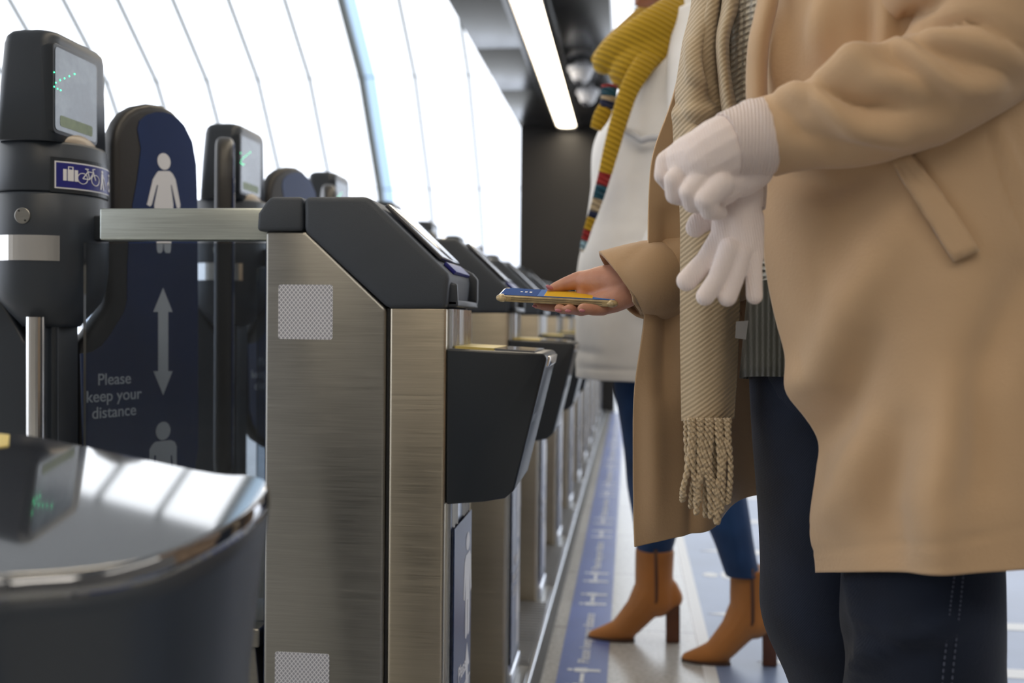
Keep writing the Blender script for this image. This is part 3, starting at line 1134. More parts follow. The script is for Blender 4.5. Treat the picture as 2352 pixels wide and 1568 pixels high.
# ================================================================== PEOPLE
def fabric(name, col, kind='wool', scale=1.0, rough=.85, sheen=.3, var=.08, bs=.5):
    """woven or knitted cloth; the bump follows the kind of weave"""
    m, nt, b = new_mat(name)
    b.inputs['Roughness'].default_value = rough
    b.inputs['Specular IOR Level'].default_value = .25
    b.inputs['Sheen Weight'].default_value = sheen
    b.inputs['Sheen Roughness'].default_value = .5
    t = noise_tex(nt, 260 * scale, 3)
    t2 = noise_tex(nt, 6, 3)
    r = ramp(nt, t2.outputs[0], [(.3, tuple(c * (1 - var) for c in col)), (.7, tuple(min(1, c * (1 + var)) for c in col))])
    nt.links.new(r.outputs[0], b.inputs['Base Color'])
    b1 = bump(nt, b, t.outputs[0], bs, .0008)
    if kind in ('twill', 'rib', 'denim', 'knit', 'ribv', 'fine'):
        w_ = N(nt, 'ShaderNodeTexWave')
        w_.bands_direction = 'Z'
        w_.inputs['Distortion'].default_value = .6
        w_.inputs['Detail Scale'].default_value = 3
        tc = N(nt, 'ShaderNodeTexCoord')
        mp = N(nt, 'ShaderNodeMapping')
        nt.links.new(tc.outputs['Object'], mp.inputs[0])
        nt.links.new(mp.outputs[0], w_.inputs[0])
        if kind == 'twill':
            mp.inputs['Rotation'].default_value = (0, rad(38), 0)
            w_.inputs['Scale'].default_value = 75 * scale
            st, di = .55, .0012
        elif kind == 'fine':
            mp.inputs['Rotation'].default_value = (0, rad(100), 0)
            w_.inputs['Scale'].default_value = 150 * scale
            st, di = .45, .0010
        elif kind == 'denim':
            mp.inputs['Rotation'].default_value = (0, rad(60), 0)
            w_.inputs['Scale'].default_value = 180 * scale
            st, di = .3, .0006
        elif kind == 'rib':
            mp.inputs['Rotation'].default_value = (0, rad(-28), 0)
            w_.inputs['Scale'].default_value = 26 * scale
            st, di = .8, .004
        elif kind == 'ribv':
            mp.inputs['Rotation'].default_value = (0, rad(90), 0)
            w_.inputs['Scale'].default_value = 60 * scale
            st, di = .7, .002
        else:
            w_.inputs['Scale'].default_value = 42 * scale
            st, di = .9, .003
        b2 = bump(nt, b, w_.outputs[0], st, di, b1)
        if kind == 'knit':
            w2 = N(nt, 'ShaderNodeTexWave')
            w2.bands_direction = 'X'
            w2.inputs['Scale'].default_value = 48 * scale
            w2.inputs['Distortion'].default_value = 1.5
            nt.links.new(mp.outputs[0], w2.inputs[0])
            bump(nt, b, w2.outputs[0], .8, .003, b2)
        if kind in ('rib', 'twill', 'knit'):
            mx = N(nt, 'ShaderNodeMixRGB', blend_type='MULTIPLY')
            mx.inputs[0].default_value = 1
            rr = ramp(nt, w_.outputs[0], [(0, (.72, .70, .66) if kind != 'twill' else (.86, .85, .83)), (.6, (1, 1, 1))])
            nt.links.new(r.outputs[0], mx.inputs[1])
            nt.links.new(rr.outputs[0], mx.inputs[2])
            nt.links.new(mx.outputs[0], b.inputs['Base Color'])
    return m


M['camel'] = fabric('camel_wool', (.50, .335, .195), sheen=.25)
M['camel_seam'] = fabric('camel_seam', (.42, .28, .16), sheen=.2)
M['scarf'] = fabric('beige_twill_scarf', (.50, .39, .255), 'twill', .9, sheen=.25)
M['glove'] = fabric('pale_pink_knit', (.80, .69, .65), 'fine', .8, sheen=.5, var=.05, bs=.8)
M['glove_rib'] = fabric('pale_pink_rib', (.78, .66, .61), 'ribv', 1.6, sheen=.4)
M['sweater'] = fabric('cream_knit', (.72, .67, .57), 'knit', 1.1)
M['olive'] = fabric('dark_olive_rib', (.035, .033, .022), 'ribv', 1)
M['denim'] = fabric('dark_denim', (.006, .010, .022), 'denim', 1, sheen=.1, var=.5)
M['denim2'] = fabric('blue_denim', (.018, .055, .15), 'denim', 1, sheen=.15, var=.35)
M['stitch'] = plain('denim_stitch', (.07, .08, .12), .8)
M['coat2'] = fabric('off_white_fleece', (.80, .79, .78), sheen=.35)
M['cord'] = fabric('grey_cord', (.52, .53, .56), sheen=.2)
M['mustard'] = fabric('mustard_rib_knit', (.50, .31, .015), 'rib', 1.0, sheen=.2)
M['suede'] = fabric('tan_suede', (.42, .165, .042), sheen=.25, var=.15, rough=.75)
M['heel'] = plain('heel_wood', (.10, .035, .015), .45, var=.2, vs=30)
M['zip'] = plain('zip_tape', (.09, .035, .015), .6)
M['shoe'] = plain('dark_shoe', (.03, .025, .02), .5)
M['hair'] = plain('dark_hair', (.02, .012, .008), .5)
M['sole'] = plain('boot_sole', (.05, .022, .012), .6)
M['label_white'] = plain('care_label', (.30, .29, .28), .7)


def mat_skin(name, col):
    m, nt, b = new_mat(name)
    b.inputs['Roughness'].default_value = .48
    b.inputs['Subsurface Weight'].default_value = .12
    b.inputs['Subsurface Radius'].default_value = (.01, .004, .002)
    b.inputs['Subsurface Scale'].default_value = .4
    t = noise_tex(nt, 35, 3)
    r = ramp(nt, t.outputs[0], [(.3, (col[0] * .86, col[1] * .76, col[2] * .72)), (.7, col)])
    nt.links.new(r.outputs[0], b.inputs['Base Color'])
    t2 = noise_tex(nt, 160, 4, (1, 3, 1))
    bump(nt, b, t2.outputs[0], .35, .0012)
    return m


M['skin'] = mat_skin('warm_skin', (.56, .29, .195))
M['skin2'] = mat_skin('brown_skin', (.33, .14, .08))
M['nail'] = plain('pink_nail', (.46, .16, .18), .12)


def ridge(mb_grid, folds, jitter=0, side=1, nscale=9, seed=0):
    """raise creases on a dense grid (list of rows) along its normals"""
    g = mb_grid
    nv, nu = len(g), len(g[0])
    closed = (g[nv // 2][0] - g[nv // 2][-1]).length < 4 * (g[nv // 2][0] - g[nv // 2][1]).length
    cen = [sum(r, Vector()) / nu for r in g]
    out = []
    for j in range(nv):
        row = []
        for i in range(nu):
            a = g[j][min(i + 1, nu - 1)] - g[j][max(i - 1, 0)]
            b = g[min(j + 1, nv - 1)][i] - g[max(j - 1, 0)][i]
            n = a.cross(b)
            n = n.normalized() if n.length > 1e-9 else Vector((0, -1, 0))
            p = g[j][i]
            cdir = (Vector((0, 0, HC)) - p).normalized()
            if closed:
                if n.dot(p - cen[j]) < 0:
                    n = -n
                nf = n
            else:
                n *= side
                nf = n if n.dot(cdir) > 0 else -n
            h = 0
            # only the side turned to the viewer carries the traced creases
            fc = nf.dot(cdir)
            if folds and fc > 0:
                h = fold_disp(pix(p), folds) * min(1, fc * 3)
            hj = 0
            if jitter:
                hj = jitter * noise.noise(Vector((p.x * nscale, p.y * nscale, p.z * nscale * .45)) + Vector((seed, seed, 0)))
            row.append(p + nf * h + n * hj)
        out.append(row)
    return out


def RP(lst):
    return [P(a, b, Y=y) for a, b, y in lst]


# ------------------------------------------------------------------ person 1
OP1 = Vector((.30, 1.20, 0))
per1 = tag(empty('person', OP1), 'person in a camel coat, beige scarf and dark wide jeans, holding out a phone', 'person')
ORG = OP1

# body: one continuous surface, mostly covered by clothes
b = MB()
bx, by = .31, 1.21
b.chain([((bx, by, .95), .125), ((bx, by, 1.08), .115), ((bx + .01, by, 1.25), .12), ((bx + .02, by, 1.36), .10)])
b.chain([((bx, by - .06, .92), .12), ((bx, by + .06, .92), .12)])
b.chain([((bx + .01, by - .09, 1.34), .07), ((bx + .01, by + .09, 1.34), .07)])
b.chain([((bx + .02, by, 1.38), .06), ((bx, by, 1.50), .052)])
b.ellipsoid((bx - .02, by, 1.60), .090, .074, .112)
b.chain([((bx - .07, by, 1.62), .045), ((bx - .07, by, 1.56), .042)])
b.chain([((bx - .10, by, 1.56), .03), ((bx - .095, by, 1.52), .035)])
b.capsule((bx - .13, by, 1.605), .008, (bx - .142, by, 1.585), .012)
b.capsule((bx - .118, by - .02, 1.553), .008, (bx - .118, by + .02, 1.553), .008)
for s in (-1, 1):
    b.ellipsoid((bx - .01, by + s * .078, 1.60), .02, .008, .03)
    b.ellipsoid((bx - .117, by + s * .03, 1.617), .012, .014, .010)
    lc = [P(1930, 1450, Y=1.26), P(2110, 1450, Y=1.12)][0 if s > 0 else 1]
    b.chain([((bx, by + s * .06, .90), .080), ((lc.x, lc.y, .50), .055), ((lc.x + .01, lc.y, .12), .042), ((lc.x + .01, lc.y, .05), .038)])
    b.chain([((lc.x, lc.y, .035), .032), ((lc.x - .13, lc.y, .03), .028), ((lc.x - .17, lc.y, .026), .022)])
# near (left) arm, inside its sleeve, ending in the gloved wrist
sh_n = Vector((bx + .02, by - .13, 1.32))
el_n = P(2238, 112, Y=.99)
wr_n = P(1700, 320, Y=1.02)
b.chain([(tuple(sh_n), .050), (tuple(el_n), .036), (tuple(wr_n), .024)])
# far (right) arm with the bare hand
sh_f = Vector((bx + .03, by + .14, 1.33))
el_f = Vector((.33, 1.43, 1.00))
YH = 1.33
wr_f = P(1452, 655, Y=YH)
b.chain([(tuple(sh_f), .055), (tuple(el_f), .040), (tuple(wr_f + Vector((.05, .01, .01))), .027), (tuple(wr_f), .024)])
H = lambda px, py, y=0.0: tuple(P(px, py, Y=YH + y))
MM = YH * 1.0 / 2287 * 1.01      # metres per photo pixel at the hand
# palm: heel, thenar pad, hollow under the phone
b.chain([(H(1452, 655), 40 * MM), (H(1420, 645, .004), 40 * MM), (H(1385, 642, .010), 33 * MM), (H(1350, 645, .016), 25 * MM)])
b.chain([(H(1440, 672, -.006), 34 * MM), (H(1410, 690, -.006), 28 * MM), (H(1375, 700, -.004), 25 * MM)])
b.chain([(H(1420, 668, .0), 34 * MM), (H(1375, 694, .012), 25 * MM), (H(1340, 702, .030), 20 * MM)])
b.chain([(H(1400, 690, .0), 26 * MM), (H(1350, 704, .012), 20 * MM)])
b.chain([(H(1390, 665, .012), 30 * MM), (H(1360, 690, .02), 22 * MM)])
b.chain([(H(1365, 655, .018), 24 * MM), (H(1345, 668, .022), 19 * MM), (H(1335, 690, .026), 16 * MM)])
b.chain([(H(1385, 668, .022), 22 * MM), (H(1370, 690, .024), 18 * MM)])
# thumb over the far edge of the phone
b.chain([(H(1365, 640, .016), 24 * MM), (H(1330, 643, .024), 21 * MM), (H(1300, 652, .030), 17 * MM), (H(1279, 659, .028), 13.5 * MM), (H(1266, 664, .026), 10.5 * MM)])
# four fingers under the phone, tips curled to the near edge
b.chain([(H(1345, 702, .034), 15 * MM), (H(1295, 706, .030), 13 * MM), (H(1255, 703, .010), 11.5 * MM), (H(1232, 700, -.010), 9 * MM)])
b.chain([(H(1350, 704, .018), 15 * MM), (H(1315, 710, .008), 13 * MM), (H(1296, 710, -.014), 12 * MM), (H(1284, 708, -.030), 11 * MM)])
b.chain([(H(1365, 706, .008), 15 * MM), (H(1335, 713, -.004), 13 * MM), (H(1318, 711, -.020), 12 * MM), (H(1306, 709, -.034), 11 * MM)])
b.chain([(H(1405, 696, -.008), 18 * MM), (H(1385, 709, -.016), 16 * MM), (H(1362, 711, -.028), 14 * MM), (H(1338, 708, -.036), 12 * MM)])
body1 = b.build('body', M['skin'], per1, remesh=.0024, sm=4)
for (px, py, y, r, ry) in ((1262, 660, .015, 10, .2), (1228, 703, -.018, 6, 0), (1282, 713, -.039, 7.5, 0), (1305, 714, -.043, 7.5, 0), (1337, 713, -.046, 7, 0)):
    nm = MB()
    nm.ellipsoid(H(px, py, y), r * MM, r * MM * .45, r * MM * .5, Matrix.Rotation(.5 if py < 680 else .1, 3, 'Y'), n=14, m=8)
    nm.build('fingernail', M['nail'], body1, smooth=True)

# phone, top-level: lies in the bare hand
pc = [P(1142, 672, Y=YH - .028), P(1414, 686, Y=YH - .028)]
u = (pc[1] - pc[0])
Lp = u.length
u.normalize()
# the screen is seen at a low angle: far edge higher in the picture
far = P(1180, 664, Y=YH + .045) - P(1160, 681, Y=YH - .028)
v_ = Vector((0, .073, far.z))
v_ = (v_ - u * v_.dot(u)).normalized()
n_ = u.cross(v_).normalized()
if n_.z < 0:
    n_ = -n_
Wp = .072
tp = .0085
o_ph = P(1142, 692, Y=YH - .030)
Mp = Matrix(((u.x, v_.x, n_.x, o_ph.x), (u.y, v_.y, n_.y, o_ph.y), (u.z, v_.z, n_.z, o_ph.z), (0, 0, 0, 1)))
ORG = Vector((0, 0, 0))
ph = tag(empty('phone', o_ph), 'phone in a worn clear golden case, lying flat in the bare hand', 'phone')
ORG = Vector(o_ph)


def noio(name, col):
    m = plain(name, col, .4, spec=.1)
    m.node_tree.nodes['Principled BSDF'].inputs['IOR'].default_value = 1.04
    return m


def ph_part(mb, name, mat, parent, **k):
    mb.v = [tuple(Mp @ Vector(p)) for p in mb.v]
    return mb.build(name, mat, parent, **k)


case = ph_part(MB().prism(rrect(Lp / 2, Wp / 2, Lp, Wp, .010), 0, tp * 1.02, 'z'), 'case', plain('worn_gold_case', (.38, .28, .13), .22, var=.35, vs=60, coat=.6), ph, bevel=.002)
cm_ = plain('scuffed_gold', (.50, .38, .20), .3, var=.5, vs=180, bs=.6, bscale=200)
for a, c in ((.006, .006), (Lp - .006, .006), (.006, Wp - .006), (Lp - .006, Wp - .006)):
    ph_part(MB().ellipsoid((a, c, tp * .5), .0085, .0085, tp * .62), 'corner_bumper', cm_, case, smooth=True)
m_ = MB()
for z in (.003, .0055):
    m_.box(.018, Lp - .018, -.0004, .001, z, z + .0008)
ph_part(m_, 'side_groove', plain('case_groove', (.16, .12, .06), .4), case)
zs_ = tp * 1.02
scr = ph_part(MB().prism(rrect(Lp / 2, Wp / 2, Lp - .006, Wp - .006, .008), zs_ - .001, zs_ + .0006, 'z'), 'screen', noio('phone_screen_blue', (.02, .075, .28)), ph)
ph_part(MB().box(Lp * .335, Lp * .985, .004, Wp - .004, zs_ + .0006, zs_ + .0008), 'ticket_area', noio('ticket_blue', (.09, .20, .52)), scr)
ph_part(MB().box(Lp * .39, Lp * .80, .006, Wp - .006, zs_ + .0008, zs_ + .0010), 'ticket_panel', noio('ticket_yellow', (.72, .42, .04)), scr)
m_ = MB()
for k in range(3):
    ph_part(MB().box(Lp * (.17 + .04 * k), Lp * (.19 + .04 * k), Wp * .45, Wp * .55, zs_ + .0006, zs_ + .0009), 'printed_mark', M['white'], scr)
ORG = OP1

h_ = MB()
h_.ellipsoid((bx + .005, by, 1.635), .103, .086, .108)
h_.ellipsoid((bx + .05, by, 1.56), .062, .078, .10)
h_.build('hair', M['hair'], per1, remesh=.006, sm=4)

# torso: sweater and the darker layer below it
def torso_rings(z0, z1, n, a0, a1, b0, b1, dx=0):
    out = []
    for k in range(n + 1):
        t = k / n
        z = z0 + (z1 - z0) * t
        a_, b__ = a0 + (a1 - a0) * t, b0 + (b1 - b0) * t
        out.append([Vector((bx + dx * (1 - t) - .01 + a_ * math.cos(2 * PI * i / 40), by + b__ * math.sin(2 * PI * i / 40), z + .006 * math.sin(2 * PI * i / 40 * 2))) for i in range(40)])
    return out


m_ = MB()
tr_ = torso_rings(.885, 1.30, 11, .160, .205, .130, .160) + torso_rings(1.34, 1.43, 3, .17, .085, .15, .085)
m_.rings(tr_, cap=False)
m_.build('sweater', M['sweater'], per1, smooth=True, solid=.004)
m_ = MB()
m_.rings(torso_rings(.775, .91, 8, .168, .158, .128, .128, .0), cap=False)
shirt = m_.build('shirt', M['olive'], per1, smooth=True, solid=.004)
lb = MB()
q = [P(1691, 738, Y=1.16), P(1719, 736, Y=1.16), P(1713, 780, Y=1.16), P(1689, 776, Y=1.16)]
lb.rings([q, [p + Vector((0, .0008, 0)) for p in q]])
lb.build('care_label', M['label_white'], shirt)

# jeans: hips and two wide legs
j = MB()
legN = [RP([(1740, 800, 1.20), (1830, 800, 1.08), (2050, 800, 1.06), (2280, 800, 1.13), (2280, 800, 1.33), (2000, 800, 1.38), (1800, 800, 1.34)])]


def leg_tube(outl, yc, dy, n=36, lean=0):
    """outl: rows (py, px_left, px_right, ycentre, half depth)"""
    rows = []
    for py, pl, pr, y, d in outl:
        a, c = P(pl, py, Y=y), P(pr, py, Y=y)
        cx_, w2 = (a.x + c.x) / 2, (c.x - a.x) / 2
        z = (a.z + c.z) / 2
        rows.append([Vector((cx_ - w2 * math.cos(2 * PI * k / n), y - d * math.sin(2 * PI * k / n), z)) for k in range(n)])
    return rows


def smooth_rows(rows, nv):
    nu = len(rows[0])
    cols = [spline([r[k] for r in rows], nv) for k in range(nu)]
    return [[cols[k][i] for k in range(nu)] for i in range(nv)]


far_leg = leg_tube([(780, 1728, 2150, 1.24, .10), (900, 1730, 2130, 1.24, .105), (1000, 1733, 2120, 1.24, .11), (1150, 1740, 2110, 1.26, .13), (1300, 1743, 2100, 1.27, .12), (1430, 1748, 2100, 1.27, .12), (1568, 1812, 2120, 1.28, .12), (1700, 1840, 2110, 1.28, .12), (2150, 1800, 2130, 1.28, .12)], 0, 0)
near_leg = leg_tube([(780, 2000, 2240, 1.16, .09), (1000, 1960, 2260, 1.15, .10), (1200, 1935, 2276, 1.12, .11), (1320, 1932, 2280, 1.12, .12), (1440, 1932, 2284, 1.12, .12), (1500, 1945, 2285, 1.12, .12), (1568, 1950, 2290, 1.12, .12), (1750, 1930, 2300, 1.12, .12), (2150, 1920, 2320, 1.12, .12)], 0, 0)
for kk, rows in enumerate((far_leg, near_leg)):
    zmin = .03
    rows = [[Vector((p.x, p.y, max(p.z, zmin))) for p in r] for r in rows]
    g = smooth_rows(rows, 70)
    fo = [] if kk == 0 else [([(1950, 1560), (2000, 1500), (2080, 1470), (2180, 1440)], 22, .012), ([(1960, 1400), (2040, 1440), (2110, 1455)], 22, .010), ([(1945, 1330), (1990, 1420), (1980, 1530)], 18, .008)]
    g = ridge(g, fo, .010, 1, 7, kk * 3)
    j.rings(g, cap=True)
j.rings(torso_rings(.58, .86, 8, .10, .158, .09, .122))
jeans = j.build('jeans', M['denim'], per1, smooth=True)
m_ = MB()
for dx in (0, 22):
    pts_s = [(2212 - dx * .9, 1310), (2205 - dx, 1380), (2196 - dx, 1460), (2185 - dx, 1568), (2178 - dx, 1700)]
    cols_ = []
    for px, py in pts_s:
        # on the surface of the near leg
        q = P(px, py, Y=1.12 - .118)
        cols_.append(q)
    sp_ = spline(cols_, 60)
    for k in range(0, 59):
        if k % 2 == 0:
            m_.tube([sp_[k] + Vector((0, -.002, 0)), sp_[k + 1] + Vector((0, -.002, 0))], .0007, 6)
m_.build('seam_stitching', M['stitch'], jeans)
m_ = MB()
for lc in (P(1930, 1450, Y=1.26), P(2110, 1450, Y=1.12)):
    m_ = MB()
    m_.chain([((lc.x + .03, lc.y, .045), .042), ((lc.x - .06, lc.y, .042), .042), ((lc.x - .17, lc.y, .036), .033)])
    m_.box(lc.x - .19, lc.x + .07, lc.y - .038, lc.y + .038, .002, .016)
    m_.build('shoe', M['shoe'], per1, remesh=.004, sm=3)
# coat body -----------------------------------------------------------
# rows from top to hem; each row runs: far front edge -> far side -> back -> near side -> near front edge
farE = [(1640, -230), (1612, -110), (1592, 20), (1545, 220), (1502, 345), (1491, 440), (1489, 600), (1480, 740), (1458, 900), (1455, 1060), (1456, 1180), (1458, 1256)]
nearE = [(1750, -230), (1752, -110), (1752, 0), (1735, 230), (1752, 345), (1752, 440), (1764, 600), (1790, 740), (1838, 900), (1870, 1060), (1882, 1180), (1881, 1314)]
farM = [(1720, -230), (1700, -110), (1680, 20), (1650, 220), (1640, 345), (1640, 440), (1640, 600), (1645, 740), (1640, 900), (1640, 1060), (1650, 1140), (1632, 1215)]
farM2 = [(1800, -230), (1790, -110), (1780, 20), (1770, 220), (1770, 345), (1770, 440), (1770, 600), (1760, 740), (1750, 900), (1740, 1020), (1735, 1100), (1722, 1140)]
n_rows = len(farE)
Yf0, Yf1, Yf2 = 1.315, 1.355, 1.42
hem_s = [1.0] * 4
rows = []
for i in range(n_rows):
    t = i / (n_rows - 1)
    fe = P(*farE[i], Y=Yf0)
    fh = P((farE[i][0] + farM[i][0]) / 2, (farE[i][1] + farM[i][1]) / 2, Y=Yf0 + .012)
    fm = P(*farM[i], Y=Yf1)
    f2 = P(*farM2[i], Y=Yf2)
    ne = P(*nearE[i], Y=1.115)
    z = ne.z
    zt1 = 1.38
    # hem heights for back and near side
    fl_ = t ** 1.5
    zb_s = .84 + (.60 - .84) * 1
    def zz_(zhem, ztop=ne.z):
        zt0 = P(*nearE[0], Y=1.115).z
        zf = (zt0 - ne.z) / (zt0 - P(*nearE[-1], Y=1.115).z)
        return zt0 + (zhem - zt0) * zf
    back_f = Vector((.50 + .03 * fl_, 1.36, zz_(.60)))
    back_c = Vector((.535 + .04 * fl_, 1.22, zz_(.60)))
    back_n = Vector((.50 + .04 * fl_, 1.075, zz_(P(2352, 1268, Y=1.07).z)))
    n3 = P(2270, 700, Y=1.0)
    s3 = Vector((.395 + .02 * fl_, 1.005 - .02 * fl_, zz_(P(2270, 1288, Y=.99).z)))
    s2 = Vector((.300 + .0 * fl_, .985 - .02 * fl_, zz_(P(2100, 1306, Y=.975).z)))
    s1 = Vector((ne.x + .35 * (s2.x - ne.x), 1.035 - .005 * fl_, zz_(P(1960, 1312, Y=1.03).z)))
    mid_far = Vector((.33, 1.47, f2.z * .5 + zz_(.60) * .5))
    rows.append([fe, fh, fm, f2, mid_far, back_f, back_c, back_n, s3, s2, s1, ne])
g = patch(rows, 220, 150)
folds_coat = [
    ([(1800, 900), (1900, 860), (1960, 700), (2040, 560)], 60, .010),
    ([(1850, 1050), (1930, 960), (1990, 800)], 55, -.008),
    ([(1900, 1220), (1960, 1130), (1990, 1000)], 60, .009),
    ([(2060, 1300), (2030, 1150), (2060, 1000)], 55, -.007),
    ([(2160, 1300), (2150, 1150), (2200, 900)], 60, .009),
    ([(2352, 640), (2240, 900), (2240, 1100)], 60, -.006),
    ([(1790, 40), (1800, 120), (1795, 220)], 20, .007),
    ([(1900, 0), (1890, 120)], 32, .008),
    ([(1990, 0), (1985, 150)], 32, -.006),
    ([(2035, 0), (2030, 140)], 20, .006),
    ([(1535, 500), (1540, 700), (1530, 900)], 28, -.008),
    ([(1600, 900), (1600, 1100), (1590, 1230)], 20, -.006),
    ([(1500, 900), (1505, 1200)], 30, .004),
    ([(1795, 400), (1900, 430), (2000, 400)], 40, -.006),
    # seams
    ([(2266, 290), (2300, 400), (2330, 480), (2360, 560)], 7, -.004),
    ([(2290, 290), (2320, 370), (2352, 450)], 14, .005),
    ([(1880, 1262), (1960, 1256), (2060, 1248), (2180, 1240), (2352, 1212)], 6, -.0022),
]
folds_coat = [(a_, b_2 * .9, c_ * 2.1) if b_2 > 15 else (a_, b_2, c_) for a_, b_2, c_ in folds_coat]
g = ridge(g, folds_coat, .008, 1, 5, 2)
coat = MB()
coat.rings(g, cap=False, closed=False)
# shoulder yoke closing the coat above the picture
yoke = [g[0], [Vector((bx + .02 + (p.x - bx) * .82, by + (p.y - by) * .96, p.z + .05)) for p in g[0]], [Vector((bx + .02 + (p.x - bx) * .55, by + (p.y - by) * .80, 1.415)) for p in g[0]], [Vector((bx + .02 + (p.x - bx) * .36, by + (p.y - by) * .42, 1.445)) for p in g[0]], [Vector((bx + .02 + (p.x - bx) * .38, by + (p.y - by) * .42, 1.49)) for p in g[0]]]
yk = [[cols for cols in r] for r in yoke]
coat.rings(patch([[r[k] for k in range(0, 220, 6)] for r in yk], 110, 14), cap=False, closed=False)


def sleeve(axis, radii, n=44, m=90, folds=None, squash=None, jit=.004, seed=0, flare=None):
    ax = spline(axis, m)
    rr = spline([Vector((r, 0, 0)) for r in radii], m)
    up = None
    gr = []
    for i, p in enumerate(ax):
        d = (ax[min(i + 1, m - 1)] - ax[max(i - 1, 0)]).normalized()
        if up is None:
            up = (Vector((0, 0, 1)) - d * d.z).normalized()
        up = (up - d * up.dot(d)).normalized()
        w_ = d.cross(up)
        gr.append([p + (up * math.cos(2 * PI * k / n) + w_ * math.sin(2 * PI * k / n)) * rr[i].x for k in range(n)])
    return gr


SLV = -1
# near sleeve: shoulder -> elbow (just out of frame) -> cuff
ax = [P(2200, -480, Y=1.08), P(2250, -200, Y=1.02), P(2258, 0, Y=1.0), P(2235, 115, Y=.985), P(2120, 215, Y=.985), P(1960, 262, Y=.99), P(1850, 290, Y=1.0), P(1765, 312, Y=1.015)]
px_m = 1.0 / 2287
gr = sleeve(ax, [.085, .088, .090, .0640, .0500, .0455, .0410, .0405])
# flatten the fore-and-aft depth a little and add the traced creases
fs_ = [
    ([(1800, 215), (1870, 215), (1900, 240), (1960, 290), (2060, 310)], 22, .010),
    ([(1860, 200), (1920, 225), (2000, 245), (2060, 240)], 20, -.008),
    ([(1890, 190), (1960, 165), (2030, 135)], 20, .010),
    ([(1960, 170), (2050, 200), (2130, 210)], 24, .009),
    ([(2060, 120), (2110, 150), (2200, 200), (2280, 190)], 24, .012),
    ([(2110, 110), (2150, 92), (2200, 88), (2270, 100), (2340, 140)], 24, .009),
    ([(2112, 80), (2160, 58), (2250, 50), (2352, 112)], 13, -.007),
    ([(2085, 40), (2140, 20), (2170, -10)], 16, -.005),
    ([(2170, 70), (2230, 88), (2290, 95)], 14, -.004),
    ([(2000, 300), (2150, 290), (2280, 230)], 40, .006),
    ([(1800, 240), (1840, 300), (1930, 330), (2050, 330)], 22, -.005),
]
fs_ = [(a_, b_2, c_ * 1.7) for a_, b_2, c_ in fs_]
gr = ridge(gr, fs_, .006, SLV, 11, 5)
test = gr[45][0] - ax[4]
coat.rings(gr, cap=False)
# far sleeve with its cuff around the bare wrist
ax2 = [Vector((.34, 1.40, 1.36)), Vector((.345, 1.44, 1.20)), Vector((.335, 1.435, 1.02)), el_f.lerp(P(1540, 636, Y=1.36), .5), P(1540, 636, Y=1.36), P(1484, 642, Y=1.335), P(1426, 653, Y=1.33)]
gr2 = sleeve(ax2, [.088, .08, .068, .060, .056, .0500, .0420])
# tilt the cuff mouth: upper edge further out than the lower one
nrow = len(gr2)
for i in range(nrow - 14, nrow):
    f = (i - (nrow - 14)) / 13
    c_ = sum(gr2[i], Vector()) / len(gr2[i])
    for k in range(len(gr2[i])):
        q = gr2[i][k]
        gr2[i][k] = q + Vector((-(q.z - c_.z) * .5 * f, 0, 0))
gr2 = ridge(gr2, [([(1490, 560), (1440, 600), (1425, 612)], 6, -.003), ([(1420, 600), (1460, 690), (1480, 720)], 24, -.003)], .003, -1, 12, 8)
coat.rings(gr2, cap=False)
coat_o = coat.build('coat', M['camel'], per1, smooth=True, solid=.0045)
# lapel edge rolled beside the sweater
lp = [P(1752, -60, Y=1.085), P(1742, 10, Y=1.075), P(1724, 90, Y=1.07), P(1718, 160, Y=1.07), P(1718, 225, Y=1.07), P(1722, 330, Y=1.075)]
l2 = [p + (P(1775, 100, Y=1.07) - P(1735, 100, Y=1.07)) for p in lp]
m_ = MB()
gl = []
for t in range(40):
    a_, c_ = spline(lp, 40)[t], spline(l2, 40)[t]
    gl.append([a_ + (c_ - a_) * (k / 10) + Vector((0, -.014 * math.sin(PI * k / 10), 0)) for k in range(11)])
m_.rings(gl, cap=False, closed=False)
m_.build('lapel', M['camel'], coat_o, smooth=True, solid=.005)


def surf_y(px, py, dflt=1.0):
    """depth of the near coat panel under a photo pixel"""
    best = None
    bd = 1e9
    for r in g[::3]:
        for p in r[120::2]:
            a_ = pix(p)
            d = (a_[0] - px) ** 2 + (a_[1] - py) ** 2
            if d < bd:
                bd = d
                best = p
    return best.y


# welt pocket
c4 = [(2038, 358), (2085, 346), (2249, 577), (2191, 601)]
gp = []
for i in range(13):
    t = i / 12
    a_ = (c4[0][0] + (c4[3][0] - c4[0][0]) * t, c4[0][1] + (c4[3][1] - c4[0][1]) * t)
    b_2 = (c4[1][0] + (c4[2][0] - c4[1][0]) * t + 10 * math.sin(PI * t), c4[1][1] + (c4[2][1] - c4[1][1]) * t)
    row = []
    for k in range(7):
        s = k / 6
        px, py = a_[0] + (b_2[0] - a_[0]) * s, a_[1] + (b_2[1] - a_[1]) * s
        row.append(P(px, py, Y=surf_y(px, py) - .0065))
    gp.append(row)
m_ = MB()
m_.rings(gp, cap=False, closed=False)
m_.build('welt_pocket', M['camel'], coat_o, smooth=True, solid=.006, bevel=0)

